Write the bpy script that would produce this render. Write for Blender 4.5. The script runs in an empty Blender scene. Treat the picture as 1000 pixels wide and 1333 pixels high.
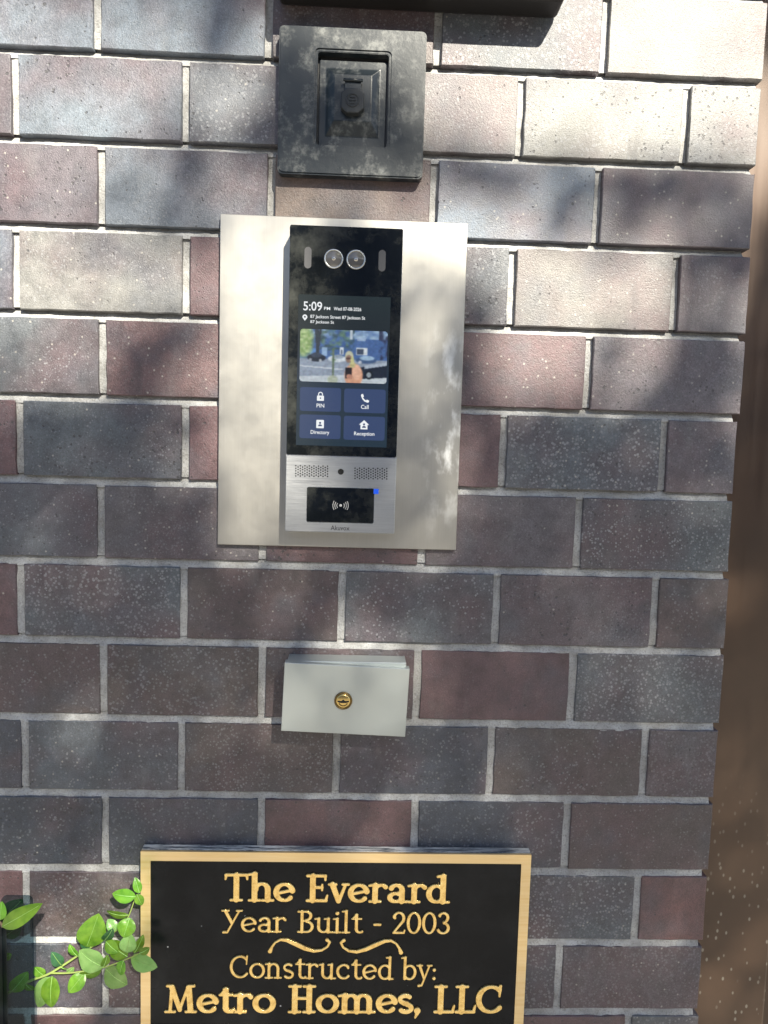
import bpy, bmesh, math, random
import numpy as np
from mathutils import Vector, Matrix, noise

random.seed(7)
rng = np.random.default_rng(11)
scene = bpy.context.scene
COL = scene.collection

# ------------------------------------------------------------------ camera
FPX = 924.0
CAM = Vector((-0.4830, -0.9001, 1.5))
PITCH, YAW, ROLL = -0.08516, -0.03368, -0.02830
RC = Matrix.Rotation(YAW, 3, 'Z') @ Matrix.Rotation(PITCH, 3, 'X') @ Matrix.Rotation(ROLL, 3, 'Y')
cam = bpy.data.cameras.new('camera')
cam_ob = bpy.data.objects.new('camera', cam)
COL.objects.link(cam_ob)
cam.sensor_fit = 'VERTICAL'
cam.sensor_height = 36.0
cam.lens = FPX / 1333.0 * 36.0
cam.clip_start = 0.02
cam.clip_end = 400
r_, f_, u_ = RC @ Vector((1, 0, 0)), RC @ Vector((0, 1, 0)), RC @ Vector((0, 0, 1))
M = Matrix.Identity(4)
for i in range(3):
    M[i][0], M[i][1], M[i][2], M[i][3] = r_[i], u_[i], -f_[i], CAM[i]
cam_ob.matrix_world = M
scene.camera = cam_ob

# ------------------------------------------------------------------ light
EXPO = 1.68
SUN_AZ, SUN_EL = math.radians(22.8), math.radians(37.0)     # azimuth to the right of the wall's normal
SUNV = Vector((math.sin(SUN_AZ) * math.cos(SUN_EL), -math.cos(SUN_AZ) * math.cos(SUN_EL), math.sin(SUN_EL)))
world = bpy.data.worlds.new('World')
scene.world = world
world.use_nodes = True
wn = world.node_tree
wn.nodes.clear()
sky = wn.nodes.new('ShaderNodeTexSky')
sky.sky_type = 'NISHITA'
sky.sun_disc = False
sky.sun_elevation = SUN_EL
sky.sun_rotation = math.atan2(SUNV.x, SUNV.y)
bg = wn.nodes.new('ShaderNodeBackground')
bg.inputs[1].default_value = 0.066
wo = wn.nodes.new('ShaderNodeOutputWorld')
wn.links.new(sky.outputs[0], bg.inputs[0])
wn.links.new(bg.outputs[0], wo.inputs[0])
sun = bpy.data.lights.new('sun', 'SUN')
sun.energy = 5.0
sun.angle = math.radians(0.6)
sun.color = (1.0, 0.93, 0.78)
sun_ob = bpy.data.objects.new('sun', sun)
COL.objects.link(sun_ob)
sun_ob.location = (2, -6, 9)
sun_ob.rotation_euler = SUNV.to_track_quat('Z', 'Y').to_euler()
vs = scene.view_settings
vs.view_transform = 'Standard'
vs.look = 'None'
vs.exposure = EXPO
vs.gamma = 1.0
vs.use_curve_mapping = False

# ------------------------------------------------------------------ pixel -> place on a plane parallel to the wall
def W(x, y, d=0.0):
    """photo pixel to the point on the plane that stands d metres in front of the wall face"""
    v = RC @ Vector(((x - 500) / FPX, 1, -(y - 666.5) / FPX))
    t = (-d - CAM.y) / v.y
    return CAM + v * t

def Rq(tl, tr, br, bl, d):
    a, b, c, e = W(*tl, d), W(*tr, d), W(*br, d), W(*bl, d)
    return (a.x + e.x) / 2, (b.x + c.x) / 2, (c.z + e.z) / 2, (a.z + b.z) / 2      # x0 x1 z0 z1

def Rb(x0, y0, x1, y1, d):
    cx, cy = (x0 + x1) / 2, (y0 + y1) / 2
    a, b = W(x0, cy, d), W(x1, cy, d)
    c, e = W(cx, y0, d), W(cx, y1, d)
    return a.x, b.x, e.z, c.z

# ------------------------------------------------------------------ materials
MATS = {}
class NT:
    def __init__(s, name):
        m = bpy.data.materials.new(name)
        m.use_nodes = True
        s.m, s.t = m, m.node_tree
        s.b = s.t.nodes['Principled BSDF']
        MATS[name] = m
    def n(s, typ, **kw):
        nd = s.t.nodes.new('ShaderNode' + typ)
        for k, v in kw.items():
            setattr(nd, k, v)
        return nd
    def l(s, a, b):
        s.t.links.new(a, b)
    def set(s, **kw):
        for k, v in kw.items():
            i = s.b.inputs[k.replace('_', ' ')]
            i.default_value = v
        return s
    def coords(s, kind='Object', scale=(1, 1, 1), rand=False):
        tc = s.n('TexCoord')
        mp = s.n('Mapping')
        mp.inputs['Scale'].default_value = scale
        s.l(tc.outputs[kind], mp.inputs[0])
        if rand:
            oi = s.n('ObjectInfo')
            ml = s.n('Math', operation='MULTIPLY')
            ml.inputs[1].default_value = 37.0
            s.l(oi.outputs['Random'], ml.inputs[0])
            cb = s.n('CombineXYZ')
            for i in range(3):
                s.l(ml.outputs[0], cb.inputs[i])
            s.l(cb.outputs[0], mp.inputs['Location'])
        return mp.outputs[0]
    def noise(s, vec, scale, detail=4, rough=0.55):
        n = s.n('TexNoise')
        n.inputs['Scale'].default_value = scale
        n.inputs['Detail'].default_value = detail
        n.inputs['Roughness'].default_value = rough
        s.l(vec, n.inputs['Vector'])
        return n.outputs['Fac']
    def vor(s, vec, scale, feat='F1', rnd=1.0):
        n = s.n('TexVoronoi', feature=feat)
        n.inputs['Scale'].default_value = scale
        n.inputs['Randomness'].default_value = rnd
        s.l(vec, n.inputs['Vector'])
        return n
    def ramp(s, fac, stops):
        r = s.n('ValToRGB')
        e = r.color_ramp.elements
        while len(e) < len(stops):
            e.new(0.5)
        for q, (p, c) in zip(e, stops):
            q.position = p
            q.color = (c, c, c, 1) if not isinstance(c, tuple) else c + (1,)
        s.l(fac, r.inputs[0])
        return r.outputs[0]
    def math(s, op, a, b=None, clamp=False):
        m = s.n('Math', operation=op, use_clamp=clamp)
        for i, q in enumerate((a, b)):
            if q is None:
                continue
            if isinstance(q, (int, float)):
                m.inputs[i].default_value = q
            else:
                s.l(q, m.inputs[i])
        return m.outputs[0]
    def mix(s, fac, a, b, mode='MIX'):
        m = s.n('MixRGB', blend_type=mode)
        for i, q in zip((0, 1, 2), (fac, a, b)):
            if isinstance(q, (int, float)):
                m.inputs[i].default_value = q
            elif isinstance(q, tuple):
                m.inputs[i].default_value = q + (1,)
            else:
                s.l(q, m.inputs[i])
        return m.outputs[0]
    def bump(s, h, strength=0.5, dist=0.001, prev=None):
        b = s.n('Bump')
        b.inputs['Strength'].default_value = strength
        b.inputs['Distance'].default_value = dist
        s.l(h, b.inputs['Height'])
        if prev is not None:
            s.l(prev, b.inputs['Normal'])
        s.l(b.outputs[0], s.b.inputs['Normal'])
        return b.outputs[0]

def plain(name, col, rough=0.5, metal=0.0, spec=0.5, **kw):
    t = NT(name)
    t.set(Base_Color=col + (1,), Roughness=rough, Metallic=metal)
    t.b.inputs['Specular IOR Level'].default_value = spec
    return t

# brick: the object's colour is its fired colour, in places with light and shade painted in, its alpha how densely it is speckled
t = NT('brick')
v = t.coords('Object', rand=True)
oi = t.n('ObjectInfo')
low = t.noise(v, 9, 3, 0.5)
mid = t.noise(v, 55, 5, 0.7)
fine = t.noise(v, 620, 3, 0.65)
c1 = t.mix(t.ramp(low, [(0.42, 0.0), (0.66, 0.75)]), oi.outputs['Color'], (0.082, 0.050, 0.058))
c1 = t.mix(t.ramp(t.noise(v, 14, 3), [(0.48, 0.0), (0.72, 0.6)]), c1, (0.058, 0.066, 0.084))
c1 = t.mix(1.0, c1, t.ramp(mid, [(0.25, 0.62), (0.75, 1.35)]), 'MULTIPLY')
c1 = t.mix(1.0, c1, t.ramp(fine, [(0.30, 0.70), (0.70, 1.30)]), 'MULTIPLY')
# pale grains in the fired skin
spk = t.noise(v, 260, 3, 0.62)
gv = t.vor(v, 300)
grain = t.math('MULTIPLY', t.math('SUBTRACT', t.ramp(gv.outputs['Color'], [(0.36, 0.0), (0.80, 0.62)]), gv.outputs['Distance']), 5.0, True)
grain = t.math('MULTIPLY', grain, t.ramp(spk, [(0.36, 0.25), (0.56, 1.0)]))
spm = t.math('MULTIPLY', grain, t.math('MULTIPLY', oi.outputs['Alpha'], t.ramp(t.noise(v, 18, 3), [(0.3, 0.35), (0.6, 1.0)])))
c1 = t.mix(spm, c1, (0.255, 0.262, 0.28))
gl = t.vor(v, 95)
sp2 = t.math('MULTIPLY', t.ramp(gl.outputs['Distance'], [(0.09, 1.0), (0.15, 0.0)]), t.ramp(gl.outputs['Color'], [(0.66, 0.0), (0.70, 0.6)]))
c1 = t.mix(sp2, c1, (0.36, 0.34, 0.31))
# dark iron spots of very different sizes, in drifts
vw = t.n('VectorMath', operation='ADD')
nz = t.n('TexNoise')
nz.inputs['Scale'].default_value = 70
t.l(v, nz.inputs['Vector'])
sc_ = t.n('VectorMath', operation='SCALE')
sc_.inputs['Scale'].default_value = 0.006
t.l(nz.outputs['Color'], sc_.inputs[0])
t.l(v, vw.inputs[0])
t.l(sc_.outputs[0], vw.inputs[1])
pv = t.vor(vw.outputs[0], 190)
rad = t.math('MULTIPLY', t.ramp(pv.outputs['Color'], [(0.55, 0.0), (0.85, 0.42)]), t.ramp(t.noise(v, 20, 2), [(0.35, 0.4), (0.65, 1.0)]))
pit = t.math('MULTIPLY', t.math('SUBTRACT', rad, pv.outputs['Distance']), 9.0, True)
c1 = t.mix(t.math('MULTIPLY', pit, 0.75), c1, (0.030, 0.029, 0.032))
# lime smears and run stains
stn = t.noise(t.coords('Object', (26, 26, 9), rand=True), 1.0, 4, 0.6)
c1 = t.mix(t.ramp(stn, [(0.60, 0.0), (0.80, 0.30)]), c1, (0.20, 0.20, 0.20))
c1 = t.mix(t.ramp(stn, [(0.22, 0.5), (0.36, 0.0)]), c1, (0.035, 0.034, 0.038))
t.l(c1, t.b.inputs['Base Color'])
t.l(t.ramp(mid, [(0.3, 0.44), (0.7, 0.60)]), t.b.inputs['Roughness'])
t.b.inputs['Specular IOR Level'].default_value = 0.72
h = t.math('SUBTRACT', t.math('ADD', t.math('MULTIPLY', spk, 0.35), t.math('MULTIPLY', fine, 0.65)), t.math('MULTIPLY', pit, 0.5))
t.bump(h, 0.85, 0.0011)

t = NT('mortar')
v = t.coords('Object')
n1, n2 = t.noise(v, 40, 4), t.noise(v, 420, 4, 0.7)
c = t.mix(t.ramp(n1, [(0.3, 0.0), (0.7, 1.0)]), (0.27, 0.27, 0.268), (0.49, 0.495, 0.50))
c = t.mix(t.ramp(n2, [(0.32, 0.75), (0.52, 0.0)]), c, (0.18, 0.172, 0.16))
c = t.mix(t.ramp(t.noise(v, 7, 4, 0.6), [(0.52, 0.0), (0.72, 0.5)]), c, (0.25, 0.235, 0.21))
t.l(c, t.b.inputs['Base Color'])
t.set(Roughness=0.9)
t.bump(n2, 0.8, 0.002)

t = plain('steel', (0.6, 0.6, 0.58), 0.3, 0.92)
v = t.coords('Object', (1, 1, 1))
vb = t.coords('Object', (900, 300, 9))
br = t.noise(vb, 1.0, 3, 0.6)
sm = t.noise(v, 14, 5, 0.65)
t.l(t.ramp(sm, [(0.3, 0.36), (0.75, 0.48)]), t.b.inputs['Roughness'])
# dried cleaning smears, on the right half and a few specks on the left
vs_ = t.coords('Object', (62, 40, 30))
wp = t.noise(vs_, 1.0, 4, 0.6)
sx = t.n('SeparateXYZ')
tc = t.n('TexCoord')
t.l(tc.outputs['Object'], sx.inputs[0])
gx = t.math('MULTIPLY', t.ramp(t.math('ADD', t.math('MULTIPLY', sx.outputs[0], 3.0), 0.5), [(0.80, 0.0), (0.88, 1.0), (0.975, 1.0), (1.0, 0.4)]),
            t.ramp(t.math('ADD', t.math('MULTIPLY', sx.outputs[2], 2.3), 0.5), [(0.05, 0.0), (0.3, 1.0), (0.55, 1.0), (0.72, 0.0)]))
fac = t.math('MULTIPLY', t.ramp(wp, [(0.50, 0.0), (0.68, 0.75)]), t.math('ADD', t.math('MULTIPLY', gx, 0.9), 0.05))
c = t.mix(fac, t.ramp(br, [(0.2, (0.44, 0.425, 0.39)), (0.8, (0.48, 0.465, 0.43))]), (0.90, 0.91, 0.90))
t.l(c, t.b.inputs['Base Color'])
t.l(t.math('SUBTRACT', 0.92, t.math('MULTIPLY', fac, 0.8)), t.b.inputs['Metallic'])
t.bump(br, 0.05, 0.0004)

t = plain('painted_steel', (0.43, 0.465, 0.46), 0.40, 0.68)
v = t.coords('Object')
t.l(t.ramp(t.noise(v, 30, 4), [(0.3, 0.36), (0.7, 0.50)]), t.b.inputs['Roughness'])
t.bump(t.noise(v, 700, 2), 0.08, 0.0005)

t = plain('brushed_aluminium', (0.50, 0.515, 0.53), 0.38, 0.9)
v = t.coords('Object', (40, 40, 2500))
br = t.noise(v, 1.0, 3, 0.7)
t.l(t.ramp(br, [(0.2, 0.30), (0.8, 0.5)]), t.b.inputs['Roughness'])
t.l(t.ramp(br, [(0.2, (0.40, 0.41, 0.425)), (0.8, (0.58, 0.595, 0.61))]), t.b.inputs['Base Color'])
t.bump(br, 0.12, 0.0004)

t = plain('black_glass', (0.008, 0.009, 0.010), 0.06)
v = t.coords('Object')
sm = t.noise(v, 22, 6, 0.7)
smf = t.ramp(sm, [(0.46, 0.0), (0.74, 1.0)])
t.l(t.mix(smf, (0.005, 0.006, 0.007), (0.040, 0.042, 0.038)), t.b.inputs['Base Color'])
t.l(t.ramp(sm, [(0.4, 0.05), (0.8, 0.25)]), t.b.inputs['Roughness'])
plain('black_plastic', (0.012, 0.012, 0.013), 0.35)
plain('dark_hole', (0.004, 0.004, 0.004), 0.8)
plain('lens_ring', (0.55, 0.56, 0.55), 0.22, 0.75)
plain('lens_glass', (0.10, 0.095, 0.09), 0.04, 0.0, 0.9)
plain('lens_core', (0.45, 0.43, 0.40), 0.08, 0.8)
plain('sensor_window', (0.085, 0.085, 0.088), 0.25)
plain('grey_print', (0.42, 0.42, 0.42), 0.4)
plain('dark_print', (0.06, 0.06, 0.065), 0.4)
plain('lock_brass', (0.62, 0.45, 0.17), 0.25, 0.95)
plain('lock_brass_dark', (0.16, 0.11, 0.045), 0.4, 0.9)

def glow(name, col, k=1.0, rough=0.07):
    """a lit piece of the display: col is the sRGB seen on the screen"""
    lin = tuple(((c / 255) / 12.92 if c <= 10 else ((c / 255 + 0.055) / 1.055) ** 2.4) for c in col)
    t = NT(name)
    t.set(Base_Color=(0.01, 0.011, 0.012, 1), Roughness=rough)
    t.b.inputs['Emission Color'].default_value = lin + (1,)
    t.b.inputs['Emission Strength'].default_value = k / 2 ** EXPO
    return t
glow('screen_white', (245, 248, 250), 0.95)
glow('screen_button', (62, 78, 116), 0.85)
glow('tag_blue_glow', (40, 95, 235), 1.0)
t = glow('screen_back', (50, 66, 82), 0.8)
g = t.n('TexCoord')
sx = t.n('SeparateXYZ')
t.l(g.outputs['Generated'], sx.inputs[0])
t.l(t.ramp(sx.outputs[2], [(0.0, (0.022, 0.042, 0.062)), (0.45, (0.024, 0.040, 0.066)), (0.75, (0.020, 0.026, 0.030)), (1.0, (0.022, 0.034, 0.036))]), t.b.inputs['Emission Color'])
t = glow('screen_picture', (255, 255, 255), 0.9)
at = t.n('Attribute', attribute_name='feed')
t.l(at.outputs['Color'], t.b.inputs['Emission Color'])

t = plain('plaque_black', (0.005, 0.006, 0.008), 0.2, 0.0, 0.18)
v = t.coords('Object')
n1 = t.noise(v, 9, 4)
n2 = t.noise(v, 500, 2)
t.l(t.ramp(n1, [(0.3, 0.16), (0.7, 0.34)]), t.b.inputs['Roughness'])
dv = t.vor(v, 22)
du = t.math('MULTIPLY', t.ramp(dv.outputs['Distance'], [(0.018, 1.0), (0.03, 0.0)]), t.ramp(dv.outputs['Color'], [(0.6, 0.0), (0.62, 1.0)]))
hz_ = t.mix(t.ramp(t.noise(v, 12, 6, 0.7), [(0.45, 0.0), (0.75, 1.0)]), (0.005, 0.006, 0.008), (0.015, 0.016, 0.018))
t.l(t.mix(du, hz_, (0.5, 0.5, 0.5)), t.b.inputs['Base Color'])
t.bump(n2, 0.06, 0.0006)
t = plain('plaque_side', (0.055, 0.06, 0.07), 0.38, 0.5)
v = t.coords('Object')
t.bump(t.noise(v, 160, 4, 0.7), 0.7, 0.003)
t = plain('plaque_dust_glints', (0.2, 0.2, 0.2), 0.6)
v = t.coords('Object', (30, 260, 60))
q_ = t.math('MULTIPLY', t.ramp(t.noise(v, 1.0, 5, 0.75), [(0.40, 0.0), (0.56, 1.0)]), t.ramp(t.noise(t.coords('Object'), 7, 2), [(0.3, 0.35), (0.55, 1.0)]))
t.l(t.mix(q_, (0.05, 0.06, 0.075), (0.62, 0.62, 0.60)), t.b.inputs['Base Color'])  # dust along the top edge, with pale sparkles of light painted in
t.bump(q_, 0.6, 0.002)
t = plain('brass', (0.74, 0.50, 0.20), 0.36, 0.7)
v = t.coords('Object', (6, 200, 200))
w = t.noise(t.coords('Object', (14, 100, 260)), 1.0, 4)
t.l(t.ramp(w, [(0.25, (0.78, 0.56, 0.27)), (0.8, (0.90, 0.71, 0.42))]), t.b.inputs['Base Color'])
t.l(t.ramp(w, [(0.25, 0.30), (0.8, 0.5)]), t.b.inputs['Roughness'])
t.bump(w, 0.1, 0.0006)
t = plain('letter_brass', (0.95, 0.68, 0.23), 0.22, 0.85)
w = t.noise(t.coords('Object', rand=True), 130, 4, 0.65)
t.l(t.ramp(w, [(0.28, (0.72, 0.47, 0.16)), (0.5, (0.93, 0.66, 0.25)), (0.8, (0.98, 0.78, 0.38))]), t.b.inputs['Base Color'])
t.l(t.ramp(w, [(0.3, 0.42), (0.7, 0.18)]), t.b.inputs['Roughness'])
t.bump(w, 0.10, 0.001)

t = plain('safe_black', (0.022, 0.030, 0.036), 0.42)
v = t.coords('Object')
d1, d2 = t.noise(v, 38, 5, 0.65), t.noise(v, 180, 4, 0.65)
dm = t.math('MULTIPLY', t.ramp(d1, [(0.50, 0.0), (0.74, 0.8)]), t.ramp(d2, [(0.38, 0.1), (0.62, 1.0)]))
t.l(t.mix(dm, (0.009, 0.014, 0.019), (0.21, 0.22, 0.215)), t.b.inputs['Base Color'])
t.l(t.math('ADD', 0.36, t.math('MULTIPLY', dm, 0.4)), t.b.inputs['Roughness'])
t.bump(d2, 0.15, 0.001)
t = plain('safe_rubber', (0.020, 0.023, 0.026), 0.55)

t = plain('fixture_black', (0.008, 0.007, 0.007), 0.5)

t = plain('bronze_panel', (0.105, 0.066, 0.042), 0.34, 0.30)
v = t.coords('Object')
vv = t.coords('Object', (60, 60, 2.5))
st = t.noise(vv, 1.0, 3)
t.l(t.ramp(st, [(0.3, 0.28), (0.75, 0.45)]), t.b.inputs['Roughness'])
sv = t.vor(t.coords('Object', (1, 1, 0.6)), 120)
sxx = t.n('SeparateXYZ')
tcc = t.n('TexCoord')
t.l(tcc.outputs['Object'], sxx.inputs[0])
lowz = t.ramp(t.math('MULTIPLY', sxx.outputs[2], 0.5), [(0.40, 1.0), (0.52, 0.0)])
du = t.math('MULTIPLY', t.ramp(sv.outputs['Distance'], [(0.15, 1.0), (0.27, 0.0)]), t.math('MULTIPLY', t.ramp(sv.outputs['Color'], [(0.655, 0.0), (0.70, 0.75)]), lowz))
c = t.mix(t.ramp(t.noise(v, 7, 4), [(0.3, 0.0), (0.7, 1.0)]), (0.088, 0.054, 0.036), (0.064, 0.042, 0.030))
t.l(t.mix(du, c, (0.28, 0.26, 0.22)), t.b.inputs['Base Color'])

def leafmat(name, a, b, rough=0.35):
    t = NT(name)
    v = t.coords('Object', rand=True)
    n = t.noise(v, 90, 3)
    hs = t.n('HueSaturation')
    oi = t.n('ObjectInfo')
    t.l(t.math('ADD', 0.65, t.math('MULTIPLY', oi.outputs['Random'], 0.6)), hs.inputs['Value'])
    t.l(t.math('ADD', 0.485, t.math('MULTIPLY', oi.outputs['Random'], 0.03)), hs.inputs['Hue'])
    t.l(t.mix(t.ramp(n, [(0.3, 0.0), (0.7, 1.0)]), a, b), hs.inputs['Color'])
    t.l(hs.outputs[0], t.b.inputs['Base Color'])
    t.set(Roughness=rough)
    t.b.inputs['Transmission Weight'].default_value = 0.0
    tr = t.n('BsdfTranslucent')
    tr.inputs[0].default_value = (b[0] * 1.6, b[1] * 1.7, b[2] * 0.8, 1)
    mx = t.n('MixShader')
    mx.inputs[0].default_value = 0.28
    out = t.t.nodes['Material Output']
    t.l(t.b.outputs[0], mx.inputs[1])
    t.l(tr.outputs[0], mx.inputs[2])
    t.l(mx.outputs[0], out.inputs[0])
    t.bump(t.noise(v, 240, 2), 0.15, 0.001)
leafmat('leaf_green', (0.060, 0.17, 0.012), (0.150, 0.300, 0.030))
leafmat('leaf_pale', (0.13, 0.27, 0.07), (0.21, 0.36, 0.12))
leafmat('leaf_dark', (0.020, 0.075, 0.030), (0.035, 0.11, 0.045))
leafmat('leaf_vein', (0.22, 0.40, 0.11), (0.28, 0.46, 0.15))
leafmat('tree_leaf', (0.04, 0.10, 0.018), (0.07, 0.16, 0.03), 0.45)
plain('stem_green', (0.20, 0.26, 0.07), 0.5)
plain('stem_brown', (0.10, 0.07, 0.045), 0.8)
t = plain('bark', (0.13, 0.105, 0.08), 0.9)
v = t.coords('Object', (9, 9, 2))
t.bump(t.noise(v, 4, 5, 0.7), 0.9, 0.03)

t = NT('smoked_acrylic')
for nd in list(t.t.nodes):
    if nd.type == 'BSDF_PRINCIPLED':
        t.t.nodes.remove(nd)
out = t.t.nodes['Material Output']
tb = t.n('BsdfTransparent')
tb.inputs[0].default_value = (0.52, 0.60, 0.64, 1)
gb = t.n('BsdfGlossy')
gb.inputs[0].default_value = (1, 1, 1, 1)
gb.inputs['Roughness'].default_value = 0.05
mx = t.n('MixShader')
mx.inputs[0].default_value = 0.012
t.l(tb.outputs[0], mx.inputs[1])
t.l(gb.outputs[0], mx.inputs[2])
t.l(mx.outputs[0], out.inputs[0])

def groundmat(name, a, b, sc, rough=0.9):
    t = NT(name)
    v = t.coords('Object')
    n = t.noise(v, sc, 6, 0.65)
    t.l(t.mix(t.ramp(n, [(0.3, 0.0), (0.7, 1.0)]), a, b), t.b.inputs['Base Color'])
    t.set(Roughness=rough)
    t.bump(t.noise(v, 120, 3), 0.5, 0.003)
groundmat('pavement_concrete', (0.24, 0.225, 0.20), (0.31, 0.29, 0.26), 3)
groundmat('asphalt', (0.11, 0.105, 0.098), (0.16, 0.152, 0.14), 5)
groundmat('kerb_stone', (0.30, 0.29, 0.27), (0.40, 0.39, 0.37), 4)
groundmat('earth', (0.10, 0.09, 0.07), (0.16, 0.14, 0.11), 2)
groundmat('blue_render', (0.10, 0.16, 0.30), (0.13, 0.20, 0.35), 2, 0.7)
plain('white_trim', (0.75, 0.75, 0.73), 0.5)
plain('window_glass', (0.03, 0.04, 0.05), 0.05)
plain('road_paint', (0.75, 0.75, 0.72), 0.6)

# ------------------------------------------------------------------ helpers for objects
def tag(o, label=None, cat=None, group=None, kind=None):
    for k, q in (('label', label), ('category', cat), ('group', group), ('kind', kind)):
        if q:
            o[k] = q
    return o

def thing(name, loc, label, cat, group=None):
    o = bpy.data.objects.new(name, None)
    COL.objects.link(o)
    o.location = loc
    o.empty_display_size = 0.05
    o['base'] = tuple(loc)
    return tag(o, label, cat, group)

def link_mesh(name, me, mat, parent=None):
    if mat is not None:
        me.materials.clear()
        me.materials.append(MATS[mat])
    o = bpy.data.objects.new(name, me)
    COL.objects.link(o)
    if parent is not None:
        o.parent = parent
    return o

def base_of(parent):
    p = parent
    while p is not None:
        if 'base' in p.keys():
            return Vector(p['base'])
        p = p.parent
    return Vector((0, 0, 0))

class MB:
    """collects shapes in world coordinates; build() links them as one mesh"""
    def __init__(s):
        s.bm = bmesh.new()
    def box(s, x0, x1, y0, y1, z0, z1, bev=0.0, seg=2):
        bm = bmesh.new()
        r = bmesh.ops.create_cube(bm, size=1.0)
        for q in bm.verts:
            q.co = Vector(((x0 + x1) / 2 + q.co.x * (x1 - x0), (y0 + y1) / 2 + q.co.y * (y1 - y0), (z0 + z1) / 2 + q.co.z * (z1 - z0)))
        if bev > 0:
            bmesh.ops.bevel(bm, geom=bm.edges[:], offset=bev, segments=seg, affect='EDGES', profile=0.5)
        return s.add(bm)
    def add(s, bm):
        me = bpy.data.meshes.new('tmp')
        bm.to_mesh(me)
        bm.free()
        s.bm.from_mesh(me)
        bpy.data.meshes.remove(me)
        return s
    def prism(s, poly, y0, y1, bev=0.0, seg=2):
        """poly: (x, z) counter-clockwise seen from the camera; y0 front (nearer the camera), y1 back"""
        bm = bmesh.new()
        f = [bm.verts.new((x, y0, z)) for x, z in poly]
        b = [bm.verts.new((x, y1, z)) for x, z in poly]
        ff = bm.faces.new(f)
        bm.faces.new(b[::-1])
        n = len(f)
        for i in range(n):
            bm.faces.new((f[i], b[i], b[(i + 1) % n], f[(i + 1) % n]))
        bmesh.ops.recalc_face_normals(bm, faces=bm.faces[:])
        if bev > 0:
            bmesh.ops.bevel(bm, geom=list(ff.edges), offset=bev, segments=seg, affect='EDGES', profile=0.5)
        return s.add(bm)
    def frame(s, x0, x1, z0, z1, ix0, ix1, iz0, iz1, y0, y1):
        """a flat rectangular ring"""
        bm = bmesh.new()
        o = [(x0, z0), (x1, z0), (x1, z1), (x0, z1)]
        i = [(ix0, iz0), (ix1, iz0), (ix1, iz1), (ix0, iz1)]
        V = {}
        for k, pts in (('o', o), ('i', i)):
            for kk, y in (('f', y0), ('b', y1)):
                V[k + kk] = [bm.verts.new((x, y, z)) for x, z in pts]
        for a in range(4):
            c = (a + 1) % 4
            bm.faces.new((V['of'][a], V['of'][c], V['if'][c], V['if'][a]))
            bm.faces.new((V['ob'][a], V['ib'][a], V['ib'][c], V['ob'][c]))
            bm.faces.new((V['of'][a], V['ob'][a], V['ob'][c], V['of'][c]))
            bm.faces.new((V['if'][a], V['if'][c], V['ib'][c], V['ib'][a]))
        bmesh.ops.recalc_face_normals(bm, faces=bm.faces[:])
        return s.add(bm)
    def ringprism(s, outer, inner, y0, y1):
        """outer and inner: same number of (x, z) points"""
        bm = bmesh.new()
        of = [bm.verts.new((x, y0, z)) for x, z in outer]
        ob = [bm.verts.new((x, y1, z)) for x, z in outer]
        jf = [bm.verts.new((x, y0, z)) for x, z in inner]
        jb = [bm.verts.new((x, y1, z)) for x, z in inner]
        n = len(of)
        for a in range(n):
            c = (a + 1) % n
            bm.faces.new((of[a], of[c], jf[c], jf[a]))
            bm.faces.new((ob[a], jb[a], jb[c], ob[c]))
            bm.faces.new((of[a], ob[a], ob[c], of[c]))
            bm.faces.new((jf[a], jf[c], jb[c], jb[a]))
        bmesh.ops.recalc_face_normals(bm, faces=bm.faces[:])
        return s.add(bm)
    def lathe(s, c, prof, n=28):
        """prof: (radius, y) pairs about an axis along Y through c = (x, z)"""
        bm = bmesh.new()
        rings = []
        for r, y in prof:
            if r < 1e-6:
                rings.append([bm.verts.new((c[0], y, c[1]))])
            else:
                rings.append([bm.verts.new((c[0] + r * math.cos(2 * math.pi * i / n), y, c[1] + r * math.sin(2 * math.pi * i / n))) for i in range(n)])
        for a, b in zip(rings, rings[1:]):
            for i in range(n):
                j = (i + 1) % n
                if len(a) == 1 and len(b) == 1:
                    continue
                if len(a) == 1:
                    bm.faces.new((a[0], b[i], b[j]))
                elif len(b) == 1:
                    bm.faces.new((a[i], b[0], a[j]))
                else:
                    bm.faces.new((a[i], b[i], b[j], a[j]))
        bmesh.ops.recalc_face_normals(bm, faces=bm.faces[:])
        for f in bm.faces:
            f.smooth = True
        return s.add(bm)
    def tube(s, pts, rad, n=8):
        bm = bmesh.new()
        P = [Vector(p) for p in pts]
        R = rad if isinstance(rad, (list, tuple)) else [rad] * len(P)
        rings = []
        for i, p in enumerate(P):
            d = (P[min(i + 1, len(P) - 1)] - P[max(i - 1, 0)]).normalized()
            a = d.cross(Vector((0, 1, 0)) if abs(d.y) < 0.9 else Vector((1, 0, 0))).normalized()
            b = d.cross(a)
            rings.append([bm.verts.new(p + (a * math.cos(2 * math.pi * k / n) + b * math.sin(2 * math.pi * k / n)) * R[i]) for k in range(n)])
        for a, b in zip(rings, rings[1:]):
            for k in range(n):
                bm.faces.new((a[k], a[(k + 1) % n], b[(k + 1) % n], b[k]))
        bm.faces.new(rings[0][::-1])
        bm.faces.new(rings[-1])
        bmesh.ops.recalc_face_normals(bm, faces=bm.faces[:])
        for f in bm.faces:
            f.smooth = True
        return s.add(bm)
    def build(s, name, mat, parent=None):
        o = base_of(parent)
        bmesh.ops.translate(s.bm, verts=s.bm.verts[:], vec=-o)
        me = bpy.data.meshes.new(name)
        s.bm.to_mesh(me)
        s.bm.free()
        return link_mesh(name, me, mat, parent)

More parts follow.
